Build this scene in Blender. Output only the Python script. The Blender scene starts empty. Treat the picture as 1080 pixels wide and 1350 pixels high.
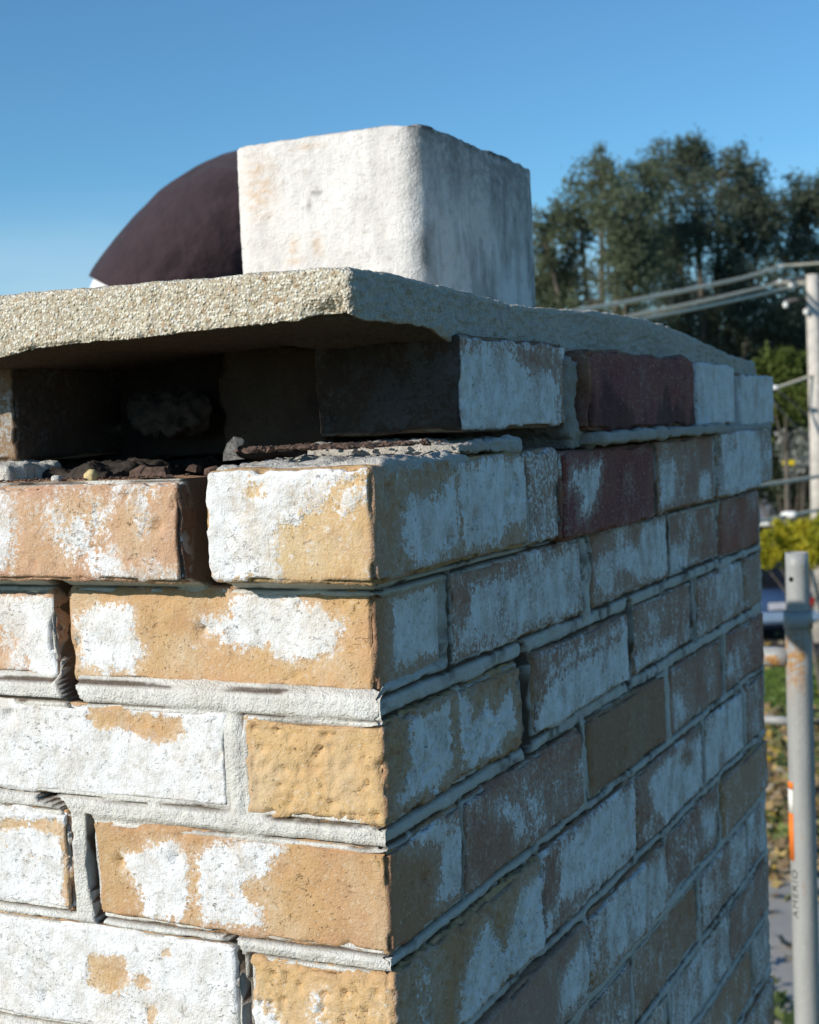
import bpy, bmesh, math, random
import numpy as np
from mathutils import Vector, Matrix
rad = math.radians
SC = bpy.context.scene
COL = SC.collection
rng = np.random.default_rng(7)
random.seed(7)

# ------------------------------------------------------------------ camera
cam = bpy.data.cameras.new('camera')
cam.sensor_fit = 'HORIZONTAL'; cam.sensor_width = 36.0
cam.lens = 1916.63/1080*36
cam.clip_start = 0.02; cam.clip_end = 3000
cam.dof.use_dof = True; cam.dof.focus_distance = 0.79; cam.dof.aperture_fstop = 23
camo = bpy.data.objects.new('camera', cam); COL.objects.link(camo)
CR = Vector((0.902718, 0.428434, -0.039285)); CU = Vector((0.010096, 0.070191, 0.997482)); CF = Vector((-0.430113, 0.900842, -0.059038))
CP = Vector((0.33667, -0.66066, 0.01823))
camo.matrix_world = Matrix(((CR.x, CU.x, -CF.x, CP.x), (CR.y, CU.y, -CF.y, CP.y), (CR.z, CU.z, -CF.z, CP.z), (0, 0, 0, 1)))
SC.camera = camo

# ------------------------------------------------------------------ sky and sun
SUN_EL, SUN_AZ = rad(23), rad(210)
world = bpy.data.worlds.new('World'); SC.world = world; world.use_nodes = True
wn = world.node_tree; wn.nodes.clear()
wo = wn.nodes.new('ShaderNodeOutputWorld'); bg = wn.nodes.new('ShaderNodeBackground')
sky = wn.nodes.new('ShaderNodeTexSky'); sky.sky_type = 'NISHITA'; sky.sun_disc = False
sky.sun_elevation = SUN_EL; sky.sun_rotation = SUN_AZ; sky.altitude = 200
sky.air_density = 1.0; sky.dust_density = 0.1; sky.ozone_density = 4.0
bg.inputs['Strength'].default_value = 0.127
# thin streaks of white cloud low over the horizon
tcw = wn.nodes.new('ShaderNodeTexCoord'); mpw = wn.nodes.new('ShaderNodeMapping'); mpw.inputs['Location'].default_value = (1.7, .9, .4); mpw.inputs['Scale'].default_value = (1.2, 1.2, 7)
nzw = wn.nodes.new('ShaderNodeTexNoise'); nzw.inputs['Scale'].default_value = 1.6; nzw.inputs['Detail'].default_value = 5
rpw = wn.nodes.new('ShaderNodeMapRange'); rpw.inputs[1].default_value = .40; rpw.inputs[2].default_value = .62
sepw = wn.nodes.new('ShaderNodeSeparateXYZ'); elw = wn.nodes.new('ShaderNodeMapRange'); elw.inputs[1].default_value = .175; elw.inputs[2].default_value = .10
mlw = wn.nodes.new('ShaderNodeMath'); mlw.operation = 'MULTIPLY'; ml2 = wn.nodes.new('ShaderNodeMath'); ml2.operation = 'MULTIPLY'; ml2.inputs[1].default_value = .62
mxw = wn.nodes.new('ShaderNodeMix'); mxw.data_type = 'RGBA'; mxw.inputs[7].default_value = (5.6, 5.4, 6.2, 1)
L = wn.links.new
L(tcw.outputs['Generated'], mpw.inputs[0]); L(mpw.outputs[0], nzw.inputs['Vector']); L(nzw.outputs[0], rpw.inputs[0])
L(tcw.outputs['Generated'], sepw.inputs[0]); L(sepw.outputs[2], elw.inputs[0])
L(rpw.outputs[0], mlw.inputs[0]); L(elw.outputs[0], mlw.inputs[1]); L(mlw.outputs[0], ml2.inputs[0])
L(ml2.outputs[0], mxw.inputs[0]); L(sky.outputs[0], mxw.inputs[6]); tnw = wn.nodes.new('ShaderNodeMix'); tnw.data_type = 'RGBA'; tnw.blend_type = 'MULTIPLY'; tnw.inputs[0].default_value = 1; tnw.inputs[7].default_value = (.665, .99, 1.08, 1)   # the camera's white balance
L(mxw.outputs[2], tnw.inputs[6]); L(tnw.outputs[2], bg.inputs['Color']); L(bg.outputs[0], wo.inputs[0])
sun = bpy.data.lights.new('sun', 'SUN'); sun.energy = 4.9; sun.angle = rad(0.53); sun.color = (1.0, 0.94, 0.84)
suno = bpy.data.objects.new('sun', sun); COL.objects.link(suno)
TS = Vector((math.sin(SUN_AZ)*math.cos(SUN_EL), math.cos(SUN_AZ)*math.cos(SUN_EL), math.sin(SUN_EL)))
suno.rotation_euler = TS.to_track_quat('Z', 'Y').to_euler()
SC.view_settings.view_transform = 'Standard'; SC.view_settings.look = 'None'
SC.view_settings.exposure = 0; SC.view_settings.gamma = 1; SC.view_settings.use_curve_mapping = False

# ------------------------------------------------------------------ numpy noise
def _h(ix, iy, iz, s):
    n = (ix.astype(np.uint32)*np.uint32(374761393) + iy.astype(np.uint32)*np.uint32(668265263) + iz.astype(np.uint32)*np.uint32(2147483647) + np.uint32(s*1013 & 0xffffffff)*np.uint32(1274126177))
    n = (n ^ (n >> np.uint32(13)))*np.uint32(1274126177)
    n = (n ^ (n >> np.uint32(16)))*np.uint32(2246822519)
    n = n ^ (n >> np.uint32(15))
    return n.astype(np.float64)/4294967295.0
def vnoise(p, s=0):
    i = np.floor(p).astype(np.int64); f = p-i; f = f*f*f*(f*(f*6-15)+10)
    r = 0
    for dx in (0, 1):
        wx = f[:, 0] if dx else 1-f[:, 0]
        for dy in (0, 1):
            wy = f[:, 1] if dy else 1-f[:, 1]
            for dz in (0, 1):
                wz = f[:, 2] if dz else 1-f[:, 2]
                r = r+wx*wy*wz*_h(i[:, 0]+dx, i[:, 1]+dy, i[:, 2]+dz, s)
    return r*2-1
def fbm(p, o=3, s=0):
    a, t, r = 1.0, 0.0, 0
    for k in range(o):
        r = r+a*vnoise(p*(2.03**k)+k*17.3, s+k); t += a; a *= .5
    return r/t
def worley(p, s=0):
    """distance to the nearest cell point, its random value and the second distance"""
    i = np.floor(p).astype(np.int64); d1 = np.full(len(p), 9.0); d2 = d1.copy(); v = np.zeros(len(p))
    for dx in (-1, 0, 1):
        for dy in (-1, 0, 1):
            for dz in (-1, 0, 1):
                c = i+[dx, dy, dz]
                q = np.stack([_h(c[:, 0], c[:, 1], c[:, 2], s+k) for k in (1, 2, 3)], 1)+c
                d = np.sqrt(((q-p)**2).sum(1)); m = d < d1
                d2 = np.where(m, d1, np.minimum(d2, d)); v = np.where(m, _h(c[:, 0], c[:, 1], c[:, 2], s+9), v); d1 = np.minimum(d1, d)
    return d1, v, d2
def sstep(a, b, x):
    t = np.clip((x-a)/(b-a), 0, 1); return t*t*(3-2*t)
def poly_sdf(u, z, P):
    """signed distance to a polygon, positive inside"""
    P = np.array(P, float); d = np.full(len(u), 1e9); ins = np.zeros(len(u), bool)
    for a, b in zip(P, np.roll(P, -1, 0)):
        e = b-a; t = np.clip(((u-a[0])*e[0]+(z-a[1])*e[1])/max(e@e, 1e-12), 0, 1)
        d = np.minimum(d, np.hypot(u-a[0]-t*e[0], z-a[1]-t*e[1]))
        if a[1] != b[1]:
            c = ((a[1] > z) != (b[1] > z)) & (u < (b[0]-a[0])*(z-a[1])/(b[1]-a[1])+a[0]); ins ^= c
    return np.where(ins, d, -d)
def line_dist(u, z, P):
    d = np.full(len(u), 1e9)
    for a, b in zip(P[:-1], P[1:]):
        a = np.array(a, float); e = np.array(b, float)-a
        t = np.clip(((u-a[0])*e[0]+(z-a[1])*e[1])/max(e@e, 1e-12), 0, 1)
        d = np.minimum(d, np.hypot(u-a[0]-t*e[0], z-a[1]-t*e[1]))
    return d

# ------------------------------------------------------------------ object helpers
def link(name, me, mat=None, parent=None, loc=None):
    o = bpy.data.objects.new(name, me); COL.objects.link(o)
    if mat is not None and me is not None and hasattr(me, 'materials') and not me.materials: me.materials.append(mat)
    if parent: o.parent = parent
    if loc is not None: o.location = loc
    return o
def np_mesh(name, V, F, smooth=True, attrs=None):
    """V (n,3), F (m,3|4) arrays"""
    me = bpy.data.meshes.new(name); F = np.asarray(F, np.int32); k = F.shape[1]
    me.vertices.add(len(V)); me.vertices.foreach_set('co', np.asarray(V, np.float32).ravel())
    me.loops.add(F.size); me.loops.foreach_set('vertex_index', F.ravel())
    me.polygons.add(len(F)); me.polygons.foreach_set('loop_start', np.arange(0, F.size, k, dtype=np.int32))
    me.polygons.foreach_set('use_smooth', np.full(len(F), smooth))
    me.update(calc_edges=True)
    for nm, a in (attrs or {}).items():
        if a.ndim == 1:
            at = me.attributes.new(nm, 'FLOAT', 'POINT'); at.data.foreach_set('value', a.astype(np.float32))
        else:
            at = me.attributes.new(nm, 'FLOAT_COLOR', 'POINT'); at.data.foreach_set('color', a.astype(np.float32).ravel())
    return me
def empty(name, loc=(0, 0, 0), rz=0):
    o = bpy.data.objects.new(name, None); COL.objects.link(o); o.location = loc; o.rotation_euler = (0, 0, rz); o.empty_display_size = .05
    return o
def tag(o, label=None, cat=None, group=None, kind=None):
    if label: o['label'] = label
    if cat: o['category'] = cat
    if group: o['group'] = group
    if kind: o['kind'] = kind
    return o
def tube_geo(pts, radii, n=8, cap=True):
    pts = [Vector(p) for p in pts]; V = []; F = []
    for i, p in enumerate(pts):
        d = (pts[min(i+1, len(pts)-1)]-pts[max(i-1, 0)]).normalized()
        a = d.orthogonal().normalized() if abs(d.z) > .9 else d.cross(Vector((0, 0, 1))).normalized()
        b = d.cross(a)
        for k in range(n):
            t = 2*math.pi*k/n; V.append(p+(a*math.cos(t)+b*math.sin(t))*radii[i])
    for i in range(len(pts)-1):
        for k in range(n):
            F.append((i*n+k, i*n+(k+1) % n, (i+1)*n+(k+1) % n, (i+1)*n+k))
    if cap:
        F.append(tuple(range(n-1, -1, -1))); F.append(tuple((len(pts)-1)*n+k for k in range(n)))
    return V, F
def py_mesh(name, V, F, smooth=True):
    me = bpy.data.meshes.new(name); me.from_pydata([tuple(v) for v in V], [], F)
    me.polygons.foreach_set('use_smooth', [smooth]*len(me.polygons)); me.update(); return me
def tube(name, pts, radii, mat, parent=None, n=10, smooth=True):
    if not hasattr(radii, '__len__'): radii = [radii]*len(pts)
    V, F = tube_geo(pts, radii, n); return link(name, py_mesh(name, V, F, smooth), mat, parent)
def bevel_box(name, c, size, mat, parent=None, bev=.01, seg=2, rz=0):
    bm = bmesh.new(); bmesh.ops.create_cube(bm, size=1)
    for v in bm.verts: v.co = Vector((v.co.x*size[0], v.co.y*size[1], v.co.z*size[2]))
    if bev: bmesh.ops.bevel(bm, geom=bm.edges[:], offset=bev, segments=seg, affect='EDGES')
    me = bpy.data.meshes.new(name); bm.to_mesh(me); bm.free()
    o = link(name, me, mat, parent, c); o.rotation_euler = (0, 0, rz); return o

# ------------------------------------------------------------------ materials
class NT:
    def __init__(s, name, rough=.9):
        s.m = bpy.data.materials.new(name); s.m.use_nodes = True; s.t = s.m.node_tree
        s.b = s.t.nodes['Principled BSDF']; s.b.inputs['Roughness'].default_value = rough; s.b.inputs['Specular IOR Level'].default_value = .25
        s.pos = s.t.nodes.new('ShaderNodeNewGeometry').outputs['Position']
    def n(s, typ, **k):
        x = s.t.nodes.new(typ)
        for a, v in k.items(): setattr(x, a, v)
        return x
    def l(s, a, b): s.t.links.new(a, b)
    def val(s, x, inp):
        if hasattr(x, 'links'): s.l(x, inp)
        else: inp.default_value = x
    def attr(s, name):
        x = s.n('ShaderNodeAttribute'); x.attribute_name = name; return x
    def noise(s, scale, detail=3, rough=.55, stretch=None, vec=None, off=0):
        v = vec or s.pos
        if stretch or off:
            mp = s.n('ShaderNodeMapping'); mp.inputs['Scale'].default_value = stretch or (1, 1, 1); mp.inputs['Location'].default_value = (off, off*.7, off*1.3); s.l(v, mp.inputs[0]); v = mp.outputs[0]
        x = s.n('ShaderNodeTexNoise'); x.inputs['Scale'].default_value = scale; x.inputs['Detail'].default_value = detail; x.inputs['Roughness'].default_value = rough
        s.l(v, x.inputs['Vector']); return x.outputs[0]
    def voro(s, scale, feature='F1', out='Distance', vec=None):
        x = s.n('ShaderNodeTexVoronoi'); x.feature = feature; x.inputs['Scale'].default_value = scale; s.l(vec or s.pos, x.inputs['Vector']); return x.outputs[out]
    def math(s, op, a, b=0.0, c=0.0):
        x = s.n('ShaderNodeMath'); x.operation = op
        s.val(a, x.inputs[0]); s.val(b, x.inputs[1]); s.val(c, x.inputs[2]); return x.outputs[0]
    def rng(s, v, a, b, c=0.0, d=1.0):
        x = s.n('ShaderNodeMapRange'); s.val(v, x.inputs[0]); x.inputs[1].default_value = a; x.inputs[2].default_value = b; x.inputs[3].default_value = c; x.inputs[4].default_value = d; return x.outputs[0]
    def mix(s, f, a, b, blend='MIX'):
        x = s.n('ShaderNodeMix'); x.data_type = 'RGBA'; x.blend_type = blend
        s.val(f, x.inputs[0])
        for v, i in ((a, 6), (b, 7)):
            if hasattr(v, 'links'): s.l(v, x.inputs[i])
            else: x.inputs[i].default_value = (*v[:3], 1)
        return x.outputs[2]
    def col(s, c):
        if hasattr(c, 'links'): s.l(c, s.b.inputs['Base Color'])
        else: s.b.inputs['Base Color'].default_value = (*c, 1)
    def bump(s, h, dist, strength=1.0, prev=None):
        x = s.n('ShaderNodeBump'); x.inputs['Distance'].default_value = dist; x.inputs['Strength'].default_value = strength; s.l(h, x.inputs['Height'])
        if prev is not None: s.l(prev, x.inputs['Normal'])
        s.l(x.outputs[0], s.b.inputs['Normal']); return x.outputs[0]

def brick_material():
    M = NT('old_painted_brick', .93)
    tint = M.attr('tint').outputs['Color']; paint = M.attr('paint').outputs['Fac']; soot = M.attr('soot').outputs['Fac']; speck = M.attr('speck').outputs['Fac']
    # clay body: blotches, sand grains, dark firing spots
    n1 = M.noise(28, 4); n2 = M.noise(130, 4, .6); n3 = M.noise(900, 2, .6); n4 = M.noise(420, 3, off=3.1)
    buff = M.attr('buff').outputs['Fac']
    def B_(f): return M.math('MULTIPLY', buff, f)
    c = M.mix(B_(M.rng(n1, .35, .7)), tint, M.mix(.55, tint, (.50, .33, .13)))
    c = M.mix(M.rng(M.noise(17, 3, off=9.0), .45, .68, 0, .5), c, M.mix(.5, tint, M.mix(.5, tint, (.40, .15, .09))))
    c = M.mix(B_(M.rng(M.noise(11, 3, stretch=(1.6, 1.6, .5), off=19.0), .52, .66, 0, .6)), c, M.mix(.55, tint, (.50, .40, .20)))
    c = M.mix(B_(M.rng(n2, .3, .75, 0, .4)), c, M.mix(.5, c, (.62, .50, .36)))
    c = M.mix(B_(M.rng(M.noise(21, 4, .6, stretch=(1.4, 1.4, .7), off=23.0), .5, .68, 0, .65)), c, (.56, .44, .29))
    c = M.mix(M.rng(M.noise(36, 4, .6, off=27.0), .56, .70, 0, .45), c, M.mix(.6, c, (.30, .13, .07)))
    c = M.mix(M.rng(n4, .60, .68, 0, .5), c, (.62, .52, .40))
    c = M.mix(M.math('MULTIPLY', M.rng(n4, .34, .29, 0, .6), M.rng(n1, .45, .65)), c, (.12, .075, .05))
    # paint: signed distance in mm shifted by noise
    nbig = M.noise(70, 5, .65, off=1.7); nfine = M.noise(300, 5, .75, off=5.0); nstr = M.noise(150, 3, .6, stretch=(1, 1, .42), off=2.0)
    rim = M.attr('rim').outputs['Fac']
    c = M.mix(M.math('MULTIPLY', M.rng(M.math('ADD', rim, M.rng(n1, 0, 1, -7, 7)), 8, 1, 0, .5), M.rng(n2, .2, .6, .4, 1)), c, M.mix(.55, c, (.30, .13, .075)))
    sp = M.math('ADD', speck, .22)
    d = M.math('ADD', paint, M.rng(nbig, 0, 1, -8, 8)); d = M.math('ADD', d, M.rng(nfine, .1, .9, -6, 6))
    d = M.math('ADD', d, M.math('MULTIPLY', sp, M.rng(nstr, .2, .8, -6, 6)))
    d = M.math('ADD', d, M.math('MULTIPLY', sp, M.rng(M.noise(360, 5, .75, off=8.0), .22, .78, -13, 13)))
    mask = M.rng(d, -.5, .5)
    thin = M.math('MULTIPLY', M.rng(M.math('ADD', d, M.rng(M.attr('buff').outputs['Fac'], 0, 1, 6, 0)), -7, 0, 0, 1), M.rng(M.noise(240, 5, .75, off=21.0), .36, .60))
    halo = M.math('MULTIPLY', thin, M.rng(M.attr('buff').outputs['Fac'], 0, 1, .62, .45))
    c = M.mix(halo, c, M.mix(M.attr('buff').outputs['Fac'], (.46, .42, .37), (.74, .68, .60)))
    pd = M.noise(75, 5, .65, off=4.0); pf = M.noise(600, 3, .65, off=6.0)
    pc = M.mix(M.rng(pd, .40, .66), (.785, .79, .805), (.60, .585, .56)); pc = M.mix(M.math('MULTIPLY', M.rng(M.noise(140, 5, .7, off=31.0), .54, .66), .55), pc, (.47, .43, .37)); pc = M.mix(M.math('MULTIPLY', M.rng(M.noise(26, 4, .6, off=33.0), .52, .7), .35), pc, M.mix(.5, c, (.62, .54, .42))); pc = M.mix(M.rng(pf, .60, .72, 0, .35), pc, (.45, .42, .37))
    pc = M.mix(M.rng(M.noise(240, 3, .6, off=7.7), .63, .70, 0, .55), pc, (.22, .19, .16))
    fk = M.noise(430, 3, .6, stretch=(.6, .6, 1.0), off=13.0); fleck = M.rng(fk, .615, .67)
    fleck = M.math('MULTIPLY', fleck, M.rng(M.noise(55, 4, .6, off=17.0), .46, .66)); pc = M.mix(M.math('MULTIPLY', fleck, .6), pc, (.22, .19, .16))
    wear = M.math('MULTIPLY', M.math('MULTIPLY', sp, M.rng(M.noise(30, 5, .65, stretch=(1, 1, .5), off=15.0), .50, .64)), M.rng(M.noise(380, 3, .7, off=16.0), .38, .56))
    pc = M.mix(M.math('MINIMUM', M.math('MULTIPLY', wear, 1.0), .85), pc, M.mix(.35, c, (.30, .27, .22)))
    c = M.mix(mask, c, pc)
    # soot, plus shade painted near-black on the hollow and brick ends
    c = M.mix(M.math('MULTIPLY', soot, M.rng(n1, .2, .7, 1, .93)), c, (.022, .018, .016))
    M.col(c)
    fl = M.noise(210, 4, .7, off=11.0)
    h = M.math('ADD', M.math('ADD', M.math('MULTIPLY', M.rng(M.math('ADD', paint, M.rng(nbig, 0, 1, -8, 8)), -2, 2), .35), M.math('MULTIPLY', fl, .35)), M.math('MULTIPLY', n3, .30)); h = M.math('ADD', h, M.math('MULTIPLY', n2, .55))
    h = M.math('ADD', h, M.math('MULTIPLY', M.math('MULTIPLY', M.rng(n4, .34, .29), M.rng(n1, .45, .65)), -.7))
    h = M.math('ADD', h, M.math('MULTIPLY', M.noise(480, 3, .7, off=12.0), .45))
    h = M.math('ADD', h, M.math('MULTIPLY', fleck, -.55))
    M.bump(h, .0016, 1.0)
    return M.m
def mortar_material():
    M = NT('weathered_mortar', .95)
    n1 = M.noise(45, 4, off=2); n2 = M.noise(700, 3, .7); n3 = M.noise(260, 4, .65, off=6)
    dep = M.attr('depth').outputs['Fac']
    c = M.mix(M.rng(n1, .35, .65), (.80, .785, .74), (.69, .655, .59))
    c = M.mix(M.rng(n2, .56, .75, 0, .35), c, (.45, .40, .33)); c = M.mix(M.rng(n3, .60, .75, 0, .45), c, (.80, .78, .74))
    # darker brown mixed in by depth (recesses, cracks, patches)
    c = M.mix(dep, c, (.13, .095, .07))
    M.col(c)
    M.bump(M.math('ADD', M.math('MULTIPLY', n2, .9), M.math('ADD', M.math('MULTIPLY', n3, .9), M.math('MULTIPLY', M.noise(420, 4, .7, off=3), .8))), .0019, 1.0)
    return M.m
def concrete_material():
    M = NT('pebbly_concrete', .95)
    g = M.attr('grain').outputs['Fac']; cav = M.attr('cavity').outputs['Fac']
    n1 = M.noise(24, 4); n2 = M.noise(800, 3, .7); n3 = M.noise(120, 4, .6, off=4)
    c = M.mix(g, (.62, .55, .40), (.88, .84, .73)); vd_ = M.voro(560); vc = M.n('ShaderNodeSeparateColor'); M.l(M.voro(560, out='Color'), vc.inputs[0]); c = M.mix(M.rng(vc.outputs[0], .70, .74, 0, .75), c, (.40, .30, .18)); c = M.mix(M.rng(vc.outputs[0], .22, .18, 0, .55), c, (.80, .77, .68)); c = M.mix(M.rng(vc.outputs[1], .84, .87, 0, .7), c, (.30, .28, .25)); c = M.mix(M.rng(vd_, .45, .65, 0, .5), c, (.34, .28, .19)); c = M.mix(M.rng(g, .86, .9), c, (.46, .34, .22)); c = M.mix(M.rng(g, .12, .08), c, (.80, .78, .72))
    c = M.mix(M.rng(n1, .45, .75, 0, .3), c, (.52, .46, .35)); c = M.mix(M.rng(n3, .55, .8, 0, .4), c, (.52, .46, .34))
    c = M.mix(M.math('MULTIPLY', cav, .6), c, (.34, .28, .19)); c = M.mix(M.math('MULTIPLY', M.attr('cement_shade').outputs['Fac'], M.rng(n1, .3, .7, 1, .7)), c, M.mix(M.rng(n3, .35, .65), (.40, .37, .33), (.52, .48, .42))); c = M.mix(M.attr('under_dark').outputs['Fac'], c, (.055, .040, .030)); c = M.mix(M.rng(n2, .6, .8, 0, .4), c, (.30, .26, .2))
    M.col(c); M.bump(M.math('ADD', M.math('ADD', M.math('MULTIPLY', n2, .7), M.rng(vd_, .6, .1, 0, .55)), M.math('MULTIPLY', n3, .6)), .0015, 1.0)
    return M.m
def flue_material():
    M = NT('painted_clay_flue', .92)
    n1 = M.noise(14, 4); n2 = M.noise(90, 4, .65, stretch=(1, 1, 1.6)); n3 = M.noise(420, 3, .7); st = M.attr('stain').outputs['Fac']; so = M.attr('soot').outputs['Fac']
    c = M.mix(M.rng(n1, .35, .7), (.77, .735, .70), (.67, .63, .59)); c = M.mix(M.rng(n2, .54, .70, 0, .6), c, (.50, .46, .41))
    c = M.mix(M.rng(n3, .62, .75, 0, .5), c, (.42, .37, .33))
    c = M.mix(M.math('MULTIPLY', st, M.rng(n2, .35, .6)), c, (.62, .40, .22)); c = M.mix(M.math('MULTIPLY', so, M.rng(n2, .3, .55)), c, (.10, .085, .075))
    v = M.noise(34, 5, .65, stretch=(1, 1, .38), off=5); c = M.mix(M.math('MULTIPLY', M.attr('streak_shade').outputs['Fac'], M.rng(v, .44, .66, 0, .9)), c, (.27, .255, .24))
    M.col(c); M.bump(M.math('ADD', M.math('MULTIPLY', n3, 1.2), n2), .0012, 1.0)
    return M.m
def simple(name, c, rough=.8, nscale=20, var=.25, bump=0, metal=0, spec=None):
    M = NT(name, rough); n = M.noise(nscale, 4)
    c2 = tuple(x*(1-var) for x in c); c1 = tuple(min(1, x*(1+var)) for x in c)
    M.col(M.mix(M.rng(n, .3, .7), c2, c1)); M.b.inputs['Metallic'].default_value = metal
    if spec is not None: M.b.inputs['Specular IOR Level'].default_value = spec
    if bump: M.bump(n, bump)
    return M.m
def leaf_material(name, a, b, trans=.35, scale=.6):
    M = NT(name, .6); r = M.attr('rnd').outputs['Fac']
    c = M.mix(r, a, b); M.col(c)
    tr = M.n('ShaderNodeBsdfTranslucent'); M.l(c, tr.inputs[0]); mx = M.n('ShaderNodeMixShader'); mx.inputs[0].default_value = trans
    M.l(M.b.outputs[0], mx.inputs[1]); M.l(tr.outputs[0], mx.inputs[2]); M.l(mx.outputs[0], M.t.nodes['Material Output'].inputs[0])
    return M.m
MB, MM, MC, MF = brick_material(), mortar_material(), concrete_material(), flue_material()

# ------------------------------------------------------------------ ground and far setting
ZG = -4.5
def ground_pt(px, py):
    d = CF+CR*((px-540)/1916.63)-CU*((py-675)/1916.63); t = (ZG-CP.z)/d.z; return CP+d*t
def along(px, py, dist):
    return CP+(CF+CR*((px-540)/1916.63)-CU*((py-675)/1916.63))*dist
def sheet(name, P, z, mat, kind='structure'):
    o = link(name, py_mesh(name, [(x, y, z) for x, y in P], [tuple(range(len(P)))], False), mat); o['kind'] = kind; return o
def ground_mat():
    M = NT('dry_lawn', .95); n = M.noise(.35, 5); f = M.noise(9, 5, .7); g = M.noise(60, 3)
    c = M.mix(M.rng(n, .38, .62), (.085, .11, .035), (.13, .105, .055)); c = M.mix(M.rng(f, .4, .7), c, (.055, .085, .022)); c = M.mix(M.rng(g, .5, .75, 0, .5), c, (.17, .15, .07))
    M.col(c); M.bump(f, .05); return M.m
sheet('ground', [(-600, -600), (600, -600), (600, 600), (-600, 600)], ZG, ground_mat())
def pave_mat():
    M = NT('concrete_pavement', .9); n = M.noise(1.3, 5); f = M.noise(60, 4, .7)
    M.col(M.mix(M.rng(f, .45, .75, 0, .5), M.mix(M.rng(n, .35, .65), (.42, .39, .35), (.33, .31, .28)), (.24, .22, .2))); M.bump(f, .004); return M.m
MP = pave_mat()
# concrete slabs of the walk, each a shallow slab with an open joint
pv = empty('pavement', (0, 0, ZG)); pv['kind'] = 'structure'
slab_me = None
for i in range(-5, 6):
    o = bevel_box('paving_slab', (i*1.52-2, 11.6, .022), (1.5, 4.1, .06), MP, pv, .012, 1)
road = sheet('road', [(-80, 24.6), (60, 27.6), (60, 36), (-80, 33)], ZG+.004, simple('asphalt', (.055, .053, .05), .9, 8, .3))

# ------------------------------------------------------------------ the chimney
CH = empty('chimney', (0, 0, ZG)); tag(CH, 'old brick chimney with peeling white paint under a concrete cap', 'chimney')
def to_ch(o): o.parent = CH; o.matrix_parent_inverse = Matrix.Translation((0, 0, -ZG)); return o
POS_L=[[(-238,-6),(-219,-9),(-218,-28),(-224,-52),(-241,-54)],[(-201,-17),(-187,-15),(-180,-28),(-169,-28),(-165,-12),(-160,-14),(-164,-37),(-176,-47),(-187,-43),(-195,-32)],[(-167,-43),(-150,-45),(-146,-51),(-118,-52),(-108,-54),(-111,-61),(-156,-62),(-167,-51)],[(-136,-14),(-129,-12),(-127,-29),(-134,-33)],[(-149,-8),(-128,-5),(-123,-10),(-138,-16)],[(-160,-21),(-154,-21),(-156,-32),(-161,-32)],[(-95,15),(16,12),(16,-2),(1,-6),(-12,-10),(-22,-21),(-34,-29),(-45,-33),(-49,-45),(-45,-60),(-100,-63)],[(-12,-16),(1,-10),(13,-7),(13,-33),(11,-29),(4,-18),(-9,-29)],[(-264,-72),(-205,-72),(-208,-125),(-233,-126),(-232,-109),(-244,-107),(-241,-92),(-265,-86)],[(-198,-83),(-182,-78),(-159,-77),(-155,-84),(-157,-92),(-151,-101),(-161,-114),(-178,-116),(-195,-111),(-196,-100)],[(-112,-84),(-94,-81),(-89,-71),(-79,-66),(-53,-68),(-50,-75),(-33,-78),(-26,-83),(-31,-100),(-43,-104),(-64,-103),(-71,-96),(-85,-100),(-98,-98),(-100,-92),(-109,-92)],[(-168,-219),(-153,-216),(-149,-210),(-133,-208),(-124,-220),(-123,-235),(-131,-252),(-155,-254),(-158,-237),(-166,-228)],[(-116,-215),(-106,-206),(-63,-201),(-60,-206),(-72,-213),(-75,-223),(-90,-225),(-93,-235),(-78,-239),(-78,-249),(-96,-252),(-104,-249),(-118,-251)],[(-87,-289),(-77,-293),(-71,-301),(-67,-315),(-89,-318)],[(-48,-283),(-42,-281),(-43,-297),(-49,-296)]]
NEG_L=[[(-187,-134),(-159,-132),(-157,-136),(-123,-137),(-122,-147),(-138,-153),(-155,-149),(-160,-146),(-178,-149),(-189,-143)],[(-197,-281),(-178,-276),(-168,-282),(-171,-299),(-185,-302),(-196,-297)],[(-162,-287),(-154,-286),(-154,-294),(-162,-294)],[(-155,-306),(-150,-305),(-152,-315),(-156,-315)],[(-143,-270),(-140,-270),(-140,-274),(-144,-275)],[(-262,-206),(-216,-202),(-203,-205),(-206,-259),(-212,-253),(-212,-210),(-239,-209),(-262,-213)],[(-61,-9),(-55,-9),(-55,-15),(-62,-15)]]
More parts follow.
